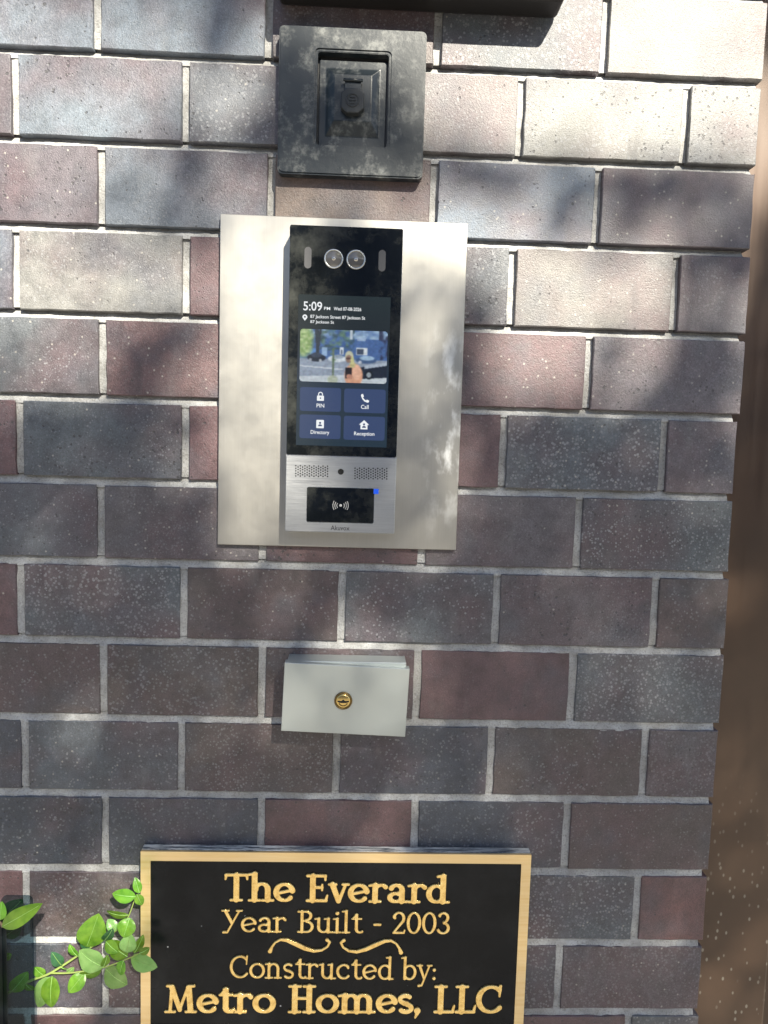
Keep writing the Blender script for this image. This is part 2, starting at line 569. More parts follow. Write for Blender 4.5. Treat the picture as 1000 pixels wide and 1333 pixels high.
def rrect(x0, x1, z0, z1, r, n=5):
    p = []
    for cx, cz, a0 in ((x1 - r, z0 + r, -90), (x1 - r, z1 - r, 0), (x0 + r, z1 - r, 90), (x0 + r, z0 + r, 180)):
        for i in range(n + 1):
            a = math.radians(a0 + 90 * i / n)
            p.append((cx + r * math.cos(a), cz + r * math.sin(a)))
    return p

def text_mesh(s):
    """flat lettering from the built-in font, lower left corner at 0, in the XZ plane; returns mesh and its bounds"""
    cu = bpy.data.curves.new('print', 'FONT')
    cu.body = s
    cu.size = 1.0
    cu.resolution_u = 3
    cu.fill_mode = 'FRONT'
    cu.offset = 0.012
    o = bpy.data.objects.new('print', cu)
    COL.objects.link(o)
    dg = bpy.context.evaluated_depsgraph_get()
    me = bpy.data.meshes.new_from_object(o.evaluated_get(dg))
    bpy.data.objects.remove(o)
    return me

def print_text(name, s, x0, y0, x1, y1, d, mat, parent, bold=0.0):
    """flat print filling the photo box x0..x1, y0..y1 on the plane d"""
    me = text_mesh(s)
    co = np.array([q.co for q in me.vertices])
    a, b, zb, zt = Rb(x0, y0, x1, y1, d)
    mn, mxx = co.min(0), co.max(0)
    base = base_of(parent)
    for q in me.vertices:
        fx = (q.co.x - mn[0]) / (mxx[0] - mn[0])
        fz = (q.co.y - mn[1]) / (mxx[1] - mn[1])
        # follow the tilt of the face in the picture at the left and right end of the line
        q.co = Vector((a + fx * (b - a), -d, zb + fz * (zt - zb))) - base
    me.flip_normals() if me.polygons and me.polygons[0].normal.y > 0 else None
    return link_mesh(name, me, mat, parent)

# ================================================================== SETTING
EZ = 2.063                     # height of the top of course 0
P = 0.1016
def ground_sheet(name, x0, x1, y0, y1, z, mat):
    m = MB()
    bm = bmesh.new()
    vv = [bm.verts.new(p) for p in ((x0, y0, z), (x1, y0, z), (x1, y1, z), (x0, y1, z))]
    bm.faces.new(vv)
    m.add(bm)
    return tag(m.build(name, mat), kind='structure')
ground_sheet('ground', -150, 150, -150, 150, -0.16, 'earth')
m = MB()
m.box(-30, 30, -5.3, 2.0, -0.12, 0.0)
tag(m.build('pavement', 'pavement_concrete'), kind='structure')
m = MB()
m.box(-30, 30, -5.48, -5.302, -0.13, 0.004, 0.015)
tag(m.build('kerb', 'kerb_stone'), kind='structure')
ground_sheet('road', -60, 60, -13.4, -5.47, -0.13, 'asphalt')
m = MB()
m.box(-30, 30, -17, -13.4, -0.13, -0.002)
tag(m.build('far_pavement', 'pavement_concrete'), kind='structure')

# ------------------------------------------------------------------ brick wall
wall = thing('brick_wall', (-1.2, 0.05, 0.0), 'grey and maroon speckled brick wall with pale mortar joints', 'wall')
WB = Vector((-1.2, 0.05, 0.0))
# measured joints: bed joints by course, head joints by course (photo pixels)
BED = {1: [(60, 68), (240, 73), (750, 97), (950, 108)], 2: [(50, 184), (250, 187.5), (650, 204), (950, 222)], 3: [(60, 294), (250, 298), (700, 322), (950, 330)],
       4: [(60, 409), (250, 414), (700, 432), (940, 437)], 5: [(60, 518), (250, 522), (700, 538), (940, 542)], 6: [(60, 625), (250, 630), (700, 641), (930, 647)],
       7: [(60, 730), (250, 734), (700, 744), (930, 748)], 8: [(60, 833), (250, 836), (700, 844), (920, 849)], 9: [(60, 934), (250, 937), (700, 942), (920, 946)],
       10: [(60, 1031), (250, 1034), (700, 1041), (910, 1043)], 11: [(60, 1128), (150, 1131), (750, 1136), (910, 1138)], 12: [(100, 1222), (760, 1229), (900, 1229)],
       13: [(80, 1316), (760, 1319), (900, 1318)]}
HEAD = {0: [(126, 30, 3), (788, 50, 0)], 2: [(131, 244, 3), (353, 245, 2), (565, 255, 1), (778, 268, 0)], 4: [(133, 465, 3), (766, 485, 0)],
        6: [(131, 680, 3), (549, 722, 1), (753, 695, 0)], 8: [(135, 885, 3), (341, 888, 2), (543, 893, 1), (745, 893, 0)],
        10: [(137, 1080, 3), (340, 1083, 2), (540, 1070, 1), (737, 1090, 0)], 12: [(727, 1275, 0)],
        1: [(19, 130, 4), (241.5, 130, 3), (678, 150, 1), (893, 158, 0)], 3: [(20, 350, 4), (242, 355, 3), (667, 365, 1), (880, 370, 0)],
        5: [(25, 570, 4), (241, 575, 3), (655, 590, 1), (864, 592, 0)], 7: [(27, 783, 4), (239, 785, 3), (445, 790, 2), (646, 793, 1), (852, 797, 0)],
        9: [(32, 982, 4), (236, 985, 3), (438, 987, 2), (639, 990, 1), (839, 993, 0)], 11: [(34, 1175, 4), (829, 1180, 0)]}
def bedz(r):
    if r in BED:
        return sum(W(x, y).z for x, y in BED[r]) / len(BED[r])
    return EZ - r * P
EDGE = {r: W(x, y).x for r, x, y in ((0, 997, 50), (1, 988, 158), (2, 980, 268), (3, 975, 370), (4, 967, 485), (5, 957, 592), (6, 951, 695), (7, 946, 797), (8, 940, 893), (9, 932, 993),
                                     (10, 925, 1090), (11, 918, 1180), (12, 911, 1275))}
KINDS = {'b': (0.150, 0.180, 0.225, 0.30), 'g': (0.116, 0.128, 0.146, 0.70), 'm': (0.128, 0.072, 0.079, 0.15), 'p': (0.124, 0.110, 0.126, 0.28),  # b is bluer and paler to carry a painted sky reflection
         'n': (0.066, 0.074, 0.098, 0.45), 'w': (0.098, 0.077, 0.078, 0.45), 'l': (0.215, 0.212, 0.205, 0.5), 'r': (0.150, 0.074, 0.076, 0.05), 'k': (0.16, 0.115, 0.095, 0.1)}
# fired colour of each brick from the corner leftwards; the top courses also carry painted fixture shade and sun
ROWS = {0: 'lgwbb', 1: 'lllgbp', 2: 'pbkbpb', 3: 'plgmlb', 4: 'pmgmgp', 5: 'pgmmgm', 6: 'gpmpgg', 7: 'wpgwgm', 8: 'gmwwwp', 9: 'pwnwgn',
        10: 'wnmnnm', 11: 'rgmgwm', 12: 'pnwwnn', 13: 'gmwgmw'}
def brick_mesh(w, h, dep, seed):
    rr = random.Random(seed)
    nx, nz = (14, 7) if w > 0.15 else (8, 7)
    xs = [-w / 2, -w / 2 + 0.0010] + [-w / 2 + w * i / (nx - 2) for i in range(1, nx - 2)] + [w / 2 - 0.0010, w / 2]
    zs = [-h / 2, -h / 2 + 0.0010] + [-h / 2 + h * i / (nz - 2) for i in range(1, nz - 2)] + [h / 2 - 0.0010, h / 2]
    off = Vector((rr.random() * 50, rr.random() * 50, rr.random() * 50))
    V, F = [], []
    for j, z in enumerate(zs):
        for i, x in enumerate(xs):
            p = Vector((x, 0, z))
            q = noise.noise(p * 22 + off)
            y = 0.0005 * q + 0.0003 * noise.noise(p * 90 + off)
            ex, ez = i in (0, len(xs) - 1), j in (0, len(zs) - 1)
            if ex or ez:
                y += 0.0007 + 0.0006 * rr.random()
            jx = 0.0009 * noise.noise(Vector((i * 0.01, z * 55, 3)) + off) + (0.0004 * (rr.random() - 0.5))
            jz = 0.0010 * noise.noise(Vector((x * 45, j * 0.01, 7)) + off) + (0.0004 * (rr.random() - 0.5))
            if (ex or ez) and rr.random() < 0.035:
                c = 0.0025 + 0.003 * rr.random()
                y += c
            V.append((x + jx, y, z + jz))
    n = len(xs)
    for j in range(len(zs) - 1):
        for i in range(n - 1):
            F.append((j * n + i, j * n + i + 1, (j + 1) * n + i + 1, (j + 1) * n + i))
    ring = [i for i in range(n)] + [j * n + n - 1 for j in range(1, len(zs))] + [(len(zs) - 1) * n + i for i in range(n - 2, -1, -1)] + [j * n for j in range(len(zs) - 2, 0, -1)]
    st = len(V)
    for i in ring:
        V.append((V[i][0], dep, V[i][2]))
    m_ = len(ring)
    for k in range(m_):
        F.append((ring[k], st + k, st + (k + 1) % m_, ring[(k + 1) % m_]))
    F.append(tuple(st + k for k in range(m_))[::-1])
    me = bpy.data.meshes.new('brick')
    me.from_pydata(V, [], F)
    for k, f in enumerate(me.polygons[: (n - 1) * (len(zs) - 1)]):
        f.use_smooth = 0 < k % (n - 1) < n - 2 and 0 < k // (n - 1) < len(zs) - 2
    me.materials.append(MATS['brick'])
    bm = bmesh.new()
    bm.from_mesh(me)
    bmesh.ops.recalc_face_normals(bm, faces=bm.faces[:])
    for e in bm.edges:
        if not all(f.smooth for f in e.link_faces):
            e.smooth = False
    bm.to_mesh(me)
    bm.free()
    return me
FULL = [brick_mesh(0.1935, 0.0920, 0.09, 100 + i) for i in range(9)]
HALF = [brick_mesh(0.0920, 0.0920, 0.19, 200 + i) for i in range(5)]
joints = {}          # course -> x of head joints, right to left
JW = 0.0098
for r in range(-6, 20):
    edge = EDGE.get(r, 0.0)
    first = 0.199 if r % 2 == 0 else 0.097
    js = [edge - first - 0.2032 * k for k in range(10)]
    for x, y, k in HEAD.get(r, []):
        js[k] = W(x, y).x
    known = sorted(k for _, _, k in HEAD.get(r, []))
    if known:
        for k in range(known[-1] + 1, 10):
            js[k] = js[k - 1] - 0.2032
        for k in range(known[-1]):
            if k not in known:
                a = max([q for q in known if q < k], default=None)
                b = min(q for q in known if q > k)
                if a is not None:
                    js[k] = js[a] + (js[b] - js[a]) * (k - a) / (b - a)
    joints[r] = js
    zt, zb = bedz(r), bedz(r + 1)
    xs = [edge + JW / 2] + js
    for k in range(10):
        x1, x0 = xs[k] - JW / 2, xs[k + 1] + JW / 2
        half = (k == 0 and r % 2 == 1)
        me = random.choice(HALF if half else FULL)
        o = bpy.data.objects.new('brick', me)
        COL.objects.link(o)
        o.parent = wall
        h = zt - zb - 0.0100
        fl = 1
        o.location = Vector(((x0 + x1) / 2, random.uniform(-0.0008, 0.0008), (zt + zb) / 2)) - WB
        o.scale = ((x1 - x0) / (0.0920 if half else 0.1935), 1, h / 0.0920)
        o.rotation_euler = (random.uniform(-.004, .004), random.uniform(-.0025, .0025), random.uniform(-.003, .003))
        code = ROWS.get(r, '')
        kd = code[k] if k < len(code) else random.choice('gmpwngmb')
        q = KINDS[kd]
        j_ = random.uniform(0.92, 1.08) * 0.72
        o.color = (q[0] * j_ * random.uniform(.97, 1.03), q[1] * j_, q[2] * j_ * random.uniform(.97, 1.03), q[3])
# mortar: bed joints and head joints as displaced strips set back from the brick faces
V, F = [], []
def strip(xs, zs, fy):
    st = len(V)
    for z in zs:
        for x in xs:
            V.append((x - WB.x, fy(x, z) - WB.y, z - WB.z))
    n = len(xs)
    for j in range(len(zs) - 1):
        for i in range(n - 1):
            F.append((st + j * n + i, st + j * n + i + 1, st + (j + 1) * n + i + 1, st + (j + 1) * n + i))
XL = -2.02
DEEP = lambda zz: 0.45 + 0.62 * min(1.0, max(0.0, (zz - 1.30) / 0.35))      # the lower joints are filled nearly flush
for r in range(-5, 20):
    z = bedz(r)
    e = min(EDGE.get(r, 0.0), EDGE.get(r - 1, 0.0)) - 0.003 - random.random() * 0.003
    xs = list(np.arange(-1.15, e, 0.004)) + [e]
    xs = list(np.arange(XL, -1.15, 0.03)) + xs
    zs = [z - 0.0075, z - 0.0046, z - 0.002, z + 0.0012, z + 0.0044, z + 0.008]
    def fy(x, zz):
        f = (zz - (z - 0.0046)) / 0.009
        return (0.0040 + 0.0058 * max(0, f)) * DEEP(zz) + 0.0013 * noise.noise(Vector((x * 90, zz * 160, r))) + 0.001 * noise.noise(Vector((x * 14, r * 3.3, 0)))
    strip(xs, zs, fy)
for r in range(-6, 20):
    zt, zb = bedz(r) - 0.0072, bedz(r + 1) + 0.0076
    for x in joints[r]:
        if x < -2.0:
            continue
        fyv = lambda xx, zz: 0.0064 * DEEP(zz) + 0.0008 * math.sin((zz + r) * 40) + 0.0012 * noise.noise(Vector((xx * 200, zz * 90, r + 5))) + 0.0006 * noise.noise(Vector((x * 30, r, zz * 12)))
        strip([x - 0.0075, x - 0.004, x - 0.0013, x + 0.0013, x + 0.004, x + 0.0075], list(np.linspace(zb, zt, 26)), fyv)
me = bpy.data.meshes.new('mortar')
me.from_pydata(V, [], F)
for f in me.polygons:
    f.use_smooth = True
link_mesh('mortar', me, 'mortar', wall)
m = MB()
m.box(-2.03, -0.02, 0.0135, 0.185, 0.0, EZ + 6 * P)
m.build('wall_core', 'mortar', wall)

# ------------------------------------------------------------------ bronze metal door surround beyond the corner of the wall
door = thing('metal_door', (0.5, 0.14, 0.0), 'brown painted metal door and jamb beyond the brick corner', 'door')
m = MB()
m.box(-0.03, 0.16, 0.105, 0.20, 0.0, 2.62, 0.004)
m.build('jamb', 'bronze_panel', door)
m = MB()
m.box(0.163, 1.10, 0.15, 0.195, 0.01, 2.18, 0.003)
leafd = m.build('door_leaf', 'bronze_panel', door)
m = MB()
m.tube([(1.0, 0.15, 1.02), (1.0, 0.10, 1.02), (1.0, 0.10, 1.28), (1.0, 0.15, 1.28)], 0.012)
m.build('handle', 'lens_ring', leafd)
m = MB()
m.box(0.163, 1.10, 0.11, 0.20, 2.19, 2.62, 0.003)
m.build('transom_panel', 'bronze_panel', door)
m = MB()
m.box(1.103, 1.25, 0.105, 0.20, 0.0, 2.62, 0.004)
m.build('jamb', 'bronze_panel', door)

# ------------------------------------------------------------------ black fixture over the key safe (its lower edge shows)
D = 0.042
fx1 = W(705, 30).x + D * math.tan(SUN_AZ)
fx0 = W(345, 20).x + D * math.tan(SUN_AZ)
fzb = W(690, 65).z + D * math.tan(SUN_EL) / math.cos(SUN_AZ)
fix = thing('wall_fixture', ((fx0 + fx1) / 2, -0.02, fzb), 'black metal box fixed to the wall above the key safe', 'fixture')
m = MB()
m.box(fx0, fx1, -D, -0.0015, fzb, fzb + 0.16, 0.006, 3)
body = m.build('housing', 'fixture_black', fix)
m = MB()
m.box(fx0 + 0.03, fx1 - 0.03, -D - 0.004, -D + 0.001, fzb + 0.03, fzb + 0.13, 0.0015)
m.build('cover_panel', 'black_plastic', fix)

# ------------------------------------------------------------------ key safe
d = 0.013
x0, x1, z0, z1 = Rq((364, 34), (555, 40), (551, 232), (361, 227), d)
ks = thing('key_safe', ((x0 + x1) / 2, -0.005, z0), 'dusty black recessed key safe with square flange above the intercom', 'key safe')
dx0, dx1, dz0, dz1 = Rq((413, 66), (507, 70), (505, 193), (411, 189), d)
m = MB()
N = 6
m.ringprism(rrect(x0, x1, z0, z1, 0.006, N), rrect(dx0, dx1, dz0, dz1, 0.004, N), -d, -0.0012)
# rolled outer edge
fl = m.build('flange', 'safe_black', ks)
m = MB()
m.ringprism(rrect(x0 + .002, x1 - .002, z0 + .002, z1 - .002, 0.005, N), rrect(dx0 - .0025, dx1 + .0025, dz0 - .0025, dz1 + .0025, 0.0055, N), -d - 0.0014, -d + 0.0005)
m.build('raised_face', 'safe_black', fl)
# recess: walls and floor
m = MB()
bk = -0.0012
m.ringprism(rrect(dx0 - .0002, dx1 + .0002, dz0 - .0002, dz1 + .0002, 0.004, N), rrect(dx0 + .0008, dx1 - .0008, dz0 + .0008, dz1 - .0008, 0.0035, N), -0.0125, bk)
m.build('recess_wall', 'safe_black', ks)
m = MB()
gx, gz = 0.0028, 0.002
ax0, ax1, az0, az1 = dx0 + gx, dx1 - gx, dz0 + 0.0012, dz1 - 0.006
bm = bmesh.new()
def rect_ring(bm, a, b, c, e, y):
    return [bm.verts.new((a, y, c)), bm.verts.new((b, y, c)), bm.verts.new((b, y, e)), bm.verts.new((a, y, e))]
r0 = rect_ring(bm, ax0, ax1, az0, az1, -0.0012)
r1 = rect_ring(bm, ax0, ax1, az0, az1, -0.0055)
ix0, ix1, iz0, iz1 = ax0 + 0.008, ax1 - 0.008, az0 + 0.013, az1 - 0.009
r2 = rect_ring(bm, ix0, ix1, iz0, iz1, -0.0055)
jx0, jx1, jz0, jz1 = ix0 + 0.010, ix1 - 0.010, iz0 + 0.016, iz1 - 0.010
r3 = rect_ring(bm, jx0, jx1, jz0, jz1, -0.0115)
for a, b in ((r0, r1), (r1, r2), (r2, r3)):
    for i in range(4):
        bm.faces.new((a[i], a[(i + 1) % 4], b[(i + 1) % 4], b[i]))
bm.faces.new(r3)
bm.faces.new(r0[::-1])
bmesh.ops.recalc_face_normals(bm, faces=bm.faces[:])
bmesh.ops.bevel(bm, geom=[e for e in bm.edges], offset=0.0006, segments=1, affect='EDGES')
m.add(bm)
kd = m.build('door', 'safe_black', ks)
m = MB()
m.box(dx0 + .0004, dx1 - .0004, -0.0022, -0.0014, dz0 + .0004, dz1 - .0004)
m.build('recess_floor', 'black_plastic', ks)
lx0, lx1, lz0, lz1 = Rb(444, 113, 474, 146, 0.0215)
ch = (lx1 - lx0) * 0.24
octa = [(lx0 + ch, lz0), (lx1 - ch, lz0), (lx1, lz0 + ch * .9), (lx1, lz1 - ch * .8), (lx1 - ch, lz1), (lx0 + ch, lz1), (lx0, lz1 - ch * .8), (lx0, lz0 + ch * .9)]
m = MB()
m.prism(octa, -0.0200, -0.0110, 0.0014, 2)
lc = m.build('lock_cover', 'safe_rubber', kd)
cx, cz = (lx0 + lx1) / 2, (lz0 + lz1) / 2
m = MB()
m.lathe((cx, cz), [(0.0078, -0.0195), (0.0078, -0.0207), (0.0066, -0.0207), (0.0066, -0.0195)], 24)
for a, dz in ((0.0040, 0.0), (0.0030, 0.0034), (0.0030, -0.0034)):
    m.box(cx - a, cx + a, -0.0208, -0.0197, cz + dz - 0.0006, cz + dz + 0.0006)
m.build('embossed_mark', 'safe_rubber', lc)
cz1 = W(459, 103, 0.019).z
m = MB()
m.box(lx0 + 0.004, lx1 - 0.004, -0.0155, -0.0110, lz1 - 0.003, cz1, 0.0008)
m.tube([(lx0 + 0.002, -0.0167, cz1), (lx1 - 0.002, -0.0167, cz1)], 0.0018)
m.build('hinge_clip', 'safe_black', lc)

# ------------------------------------------------------------------ steel mounting plate
d = 0.007
px0, px1, pz0, pz1 = Rq((286, 279), (610, 290), (593, 716), (284, 709), d)
pl = MB()
pc = Vector(((px0 + px1) / 2, 0, (pz0 + pz1) / 2))
pl.box(px0 - pc.x, px1 - pc.x, -d, -0.0012, pz0 - pc.z, pz1 - pc.z, 0.0006, 1)
po = pl.build('mounting_plate', 'steel')
po.location = pc
po.rotation_euler = (0, 0, 0)
tag(po, 'large plain stainless steel plate fixed on the bricks behind the intercom', 'plate')

# ------------------------------------------------------------------ intercom
d = 0.032
ix0, ix1, iz0, iz1 = Rq((376, 291), (524, 298), (515, 696), (372, 691), d)
ic = thing('door_intercom', ((ix0 + ix1) / 2, -0.02, iz0), 'tall black and silver video door intercom with lit touch screen', 'intercom')
zsplit = (W(373, 591, d).z + W(517, 597, d).z) / 2
m = MB()
m.prism(rrect(ix0, ix1, iz0, iz1, 0.0022, 4), -d + 0.0015, -0.0072)
m.build('housing', 'brushed_aluminium', ic)
m = MB()
m.prism(rrect(ix0 + 0.0004, ix1 - 0.0004, zsplit + 0.0004, iz1 - 0.0004, 0.002, 4), -d, -d + 0.0013, 0.0005, 1)
glass = m.build('glass_panel', 'black_glass', ic)
m = MB()
m.prism(rrect(ix0 + 0.0004, ix1 - 0.0004, iz0 + 0.0004, zsplit - 0.0002, 0.002, 4), -d, -d + 0.0013, 0.0005, 1)
face = m.build('metal_faceplate', 'brushed_aluminium', ic)
# cameras
for cxp, cyp in ((434.5, 337), (463.5, 338)):
    c = W(cxp, cyp, d)
    m = MB()
    m.lathe((c.x, c.z), [(0.0114, -d + 0.0004), (0.0114, -d - 0.0008), (0.0108, -d - 0.0012), (0.0099, -d - 0.0012), (0.0094, -d - 0.0004), (0.0094, -d + 0.0004)], 40)
    ring = m.build('camera_lens', 'lens_ring', glass)
    m = MB()
    m.lathe((c.x, c.z), [(0.0093, -d - 0.0002), (0.0070, -d - 0.0010), (0.0040, -d - 0.0016), (0.0, -d - 0.0018)], 40)
    lens = m.build('lens_glass', 'lens_glass', ring)
    m = MB()
    m.lathe((c.x, c.z), [(0.0026, -d - 0.0012), (0.0022, -d - 0.0021), (0.0, -d - 0.0023)], 20)
    m.build('pupil', 'lens_core', ring)
for x, y in ((401, 335.5), (497.5, 339.5)):
    a, b, c, e = Rb(x - 4.6, y - 14, x + 4.6, y + 14, d)
    m = MB()
    m.prism(rrect(a, b, c, e, (b - a) * 0.495, 6), -d - 0.0004, -d + 0.0003)
    m.build('sensor_window', 'sensor_window', glass)
# display
d1 = d + 0.0003
sx0, sx1, sz0, sz1 = Rq((388, 382), (508, 388), (504, 584), (386, 578), d1)
m = MB()
m.box(sx0, sx1, -d1, -d + 0.0002, sz0, sz1)
disp = m.build('display', 'screen_back', glass)
d2 = d1 + 0.0002
def srgb(c):
    c = np.asarray(c, float) / 255
    return np.where(c <= 0.04045, c / 12.92, ((c + 0.055) / 1.055) ** 2.4)
# the live camera picture shown on the display: a street with a blue house, parked cars and somebody holding a phone
GW, GH = 132, 86
U, Vv = np.meshgrid((np.arange(GW) + .5) / GW, (np.arange(GH) + .5) / GH)
def vnoise(sx, sy, seed):
    r2 = np.random.default_rng(seed)
    g = r2.random((sy + 2, sx + 2))
    x, y = U * sx, Vv * sy
    i, j = x.astype(int), y.astype(int)
    fx, fy = x - i, y - j
    return (g[j, i] * (1 - fx) + g[j, i + 1] * fx) * (1 - fy) + (g[j + 1, i] * (1 - fx) + g[j + 1, i + 1] * fx) * fy
img = np.zeros((GH, GW, 3))
img[:] = (78, 112, 172)
def lay(mask, c, a=1.0):
    mk = np.clip(mask, 0, 1)[..., None] * a
    img[:] = img * (1 - mk) + np.array(c, float) * mk
def ell(u, v, a, b, soft=0.15):
    q = np.sqrt(((U - u) / a) ** 2 + ((Vv - v) / b) ** 2)
    return np.clip((1 - q) / soft + 0.5, 0, 1)
def rec(a, b, c, e):
    return ((U > a) & (U < b) & (Vv > c) & (Vv < e)).astype(float)
lay(vnoise(10, 7, 1), (52, 84, 150), 0.5)
lay(((Vv < 0.16) & (U > 0.1)) * np.clip(vnoise(18, 14, 2) * 2 - 0.6, 0, 1), (176, 205, 225), 0.8)
lay((Vv < 0.40) * (U > .12) * (U < .62) * np.clip(vnoise(24, 20, 3) * 3 - 1.3, 0, 1), (62, 86, 88), 0.85)
lay((Vv < 0.30) * (U > .24) * (U < .6) * np.clip(vnoise(26, 20, 4) * 3 - 1.5, 0, 1), (104, 140, 112), 0.8)
lay(rec(0.565, 0.60, 0, 0.18), (208, 218, 228), 0.9)
lay(rec(0.64, 0.76, 0.02, 0.09), (120, 150, 190), 0.9)
lay(rec(0.65, 0.75, 0.14, 0.20), (158, 180, 212), 0.9)
lay(rec(0.645, 0.775, 0.33, 0.47), (208, 215, 220))
lay(rec(0.655, 0.725, 0.35, 0.45), (66, 78, 100))
lay(rec(0.455, 0.50, 0.33, 0.46), (202, 212, 222))
lay(rec(0.468, 0.488, 0.37, 0.45), (88, 100, 122))
lay(rec(0.25, 0.31, 0.34, 0.5), (160, 192, 226), .8)
lay(rec(0.11, 0.18, 0.36, 0.5), (92, 150, 226), .8)
lay((U > .9) * np.clip(vnoise(30, 16, 5) * 3 - 1.2, 0, 1) * (Vv < .55), (50, 52, 80), 0.9)
lay(ell(0.04, 0.22, 0.105, 0.30, .5), (138, 172, 92))
lay(ell(0.04, 0.22, 0.105, 0.30, .5) * np.clip(vnoise(40, 30, 6) * 2.2 - .7, 0, 1), (186, 208, 138))
for a, b, w in ((.195, .50, .020), (.175, .2, .012), (.235, .22, .014)):
    lay(((np.abs(U - (.2 + (Vv - .45) * (a - .2) * -2.0)) < w) & (Vv < .5)).astype(float), (58, 66, 76))
lay((Vv > 0.56).astype(float), (136, 148, 168))
lay((Vv > 0.56) * vnoise(5, 16, 8), (160, 172, 190), 0.7)
lay((np.abs(Vv - (0.70 + 0.10 * U)) < 0.012).astype(float) * (U < .5), (208, 214, 220), .9)
lay((Vv > 0.86 + 0.08 * (0.5 - U)).astype(float), (196, 204, 208), .9)
lay(ell(.19, .54, .105, .075), (38, 44, 58)); lay(ell(.19, .49, .06, .05), (60, 70, 90))
lay(ell(.12, .58, .018, .028), (150, 155, 165)); lay(ell(.235, .59, .018, .028), (170, 172, 178))
lay(ell(.43, .55, .11, .065), (206, 214, 220)); lay(ell(.44, .51, .06, .04), (150, 165, 180))
lay(ell(.76, .565, .12, .06), (66, 92, 136)); lay(ell(.77, .52, .085, .045), (150, 182, 212)); lay(ell(.69, .60, .02, .03), (190, 195, 205))
lay(((U > .70) & (Vv > .70 - (U - .7) * .35) & (Vv < .92 - (U - .7) * .12)).astype(float), (34, 42, 58))
lay((np.abs(Vv - (.70 - (U - .74) * .30)) < .03) * (U > .74), (188, 200, 216), .85)
lay(ell(.795, .84, .045, .085), (24, 28, 36)); lay(ell(.795, .84, .028, .052), (150, 160, 168))
lay(((np.abs(U - .385) < .012) & (Vv > .35)).astype(float), (106, 122, 98))
lay(ell(.385, .45, .035, .15, .6) * np.clip(vnoise(40, 30, 9) * 3 - 1.2, 0, 1), (92, 122, 84))
lay(ell(.38, .95, .06, .08), (178, 186, 160))
lay(ell(.62, .86, .105, .23), (226, 158, 120)); lay(ell(.655, .80, .05, .14), (238, 176, 140))
lay(ell(.605, .655, .035, .06), (196, 182, 120))
lay(ell(.565, .49, .048, .10), (198, 196, 162)); lay(ell(.56, .545, .035, .075), (150, 116, 98)); lay(ell(.555, .535, .03, .018), (92, 66, 60))
lay(ell(.60, .57, .02, .08), (206, 200, 130))
lay(rec(.525, .595, .715, .92), (48, 38, 40)); lay(ell(.57, .88, .035, .045), (196, 130, 104))
k_ = np.pad(img, ((1, 1), (1, 1), (0, 0)), 'edge')
img = sum(k_[a:a + GH, b:b + GW] * w for (a, b, w) in ((0, 1, .12), (2, 1, .12), (1, 0, .12), (1, 2, .12), (1, 1, .52)))
for _ in range(1):
    k_ = np.pad(img, ((1, 1), (1, 1), (0, 0)), 'edge')
    img = sum(k_[a:a + GH, b:b + GW] * w for (a, b, w) in ((0, 1, .15), (2, 1, .15), (1, 0, .15), (1, 2, .15), (1, 1, .4)))
img = img * (0.92 + 0.16 * vnoise(44, 30, 21)[..., None]) + rng.normal(0, 2.5, img.shape)
img = np.clip(img, 0, 255)
img = 0.80 * img + 0.20 * img.mean(2, keepdims=True) * np.array((0.94, 1.0, 1.06))  # washed-out tone painted in, standing for reflections on the glass
a, b, zb, zt = Rq((391, 427.5), (505, 432), (503, 500), (390, 496), d2)
base = base_of(ic)
V, F = [], []
for j in range(GH + 1):
    for i in range(GW + 1):
        V.append((a + (b - a) * i / GW - base.x, -d2 - base.y, zt + (zb - zt) * j / GH - base.z))
cor = 0.035
for j in range(GH):
    for i in range(GW):
        u, v = (i + .5) / GW, (j + .5) / GH * GH / GW
        vm = GH / GW
        du, dv = max(cor - u, u - 1 + cor, 0), max(cor - v, v - vm + cor, 0)
        if du and dv and math.hypot(du, dv) > cor:
            F.append(None)
            continue
        q = j * (GW + 1) + i
        F.append((q, q + GW + 1, q + GW + 2, q + 1))
me = bpy.data.meshes.new('camera_picture')
cols = [srgb(img[k // GW, k % GW]) for k, f in enumerate(F) if f]
me.from_pydata(V, [], [f for f in F if f])
ca = me.color_attributes.new('feed', 'FLOAT_COLOR', 'CORNER')
arr = np.ones((len(me.loops), 4), np.float32)
arr[:, :3] = np.repeat(np.array(cols), 4, axis=0)
ca.data.foreach_set('color', arr.ravel())
link_mesh('camera_picture', me, 'screen_picture', disp)
# clock, date, address
d3 = d2 + 0.00015
print_text('clock_text', '5:09', 395, 392.5, 419.5, 404.5, d3, 'screen_white', disp)
print_text('clock_text', 'PM', 422, 399.5, 430, 403.5, d3, 'screen_white', disp)
print_text('date_text', 'Wed 07-08-2026', 434.5, 400, 470.5, 404.6, d3, 'screen_white', disp)
print_text('address_text', '87 Jackson Street 87 Jackson St', 404, 410.8, 475.5, 416.4, d3, 'screen_white', disp)
print_text('address_text', '87 Jackson St', 404, 417.2, 435, 422.2, d3, 'screen_white', disp)
c = W(397, 413.2, d3)
s_ = 0.001
m = MB()
pin = [(0, -3.9)] + [(2.9 * math.cos(math.radians(t_)), 0.6 + 2.9 * math.sin(math.radians(t_))) for t_ in range(-25, 206, 15)]
inn = [(0, -0.6)] + [(1.1 * math.cos(math.radians(t_)), 0.7 + 1.1 * math.sin(math.radians(t_))) for t_ in range(-25, 206, 15)]
m.ringprism([(c.x + p[0] * s_, c.z + p[1] * s_) for p in pin], [(c.x + p[0] * s_, c.z + p[1] * s_) for p in inn], -d3, -d3 + 0.0001)
m.build('location_pin', 'screen_white', disp)
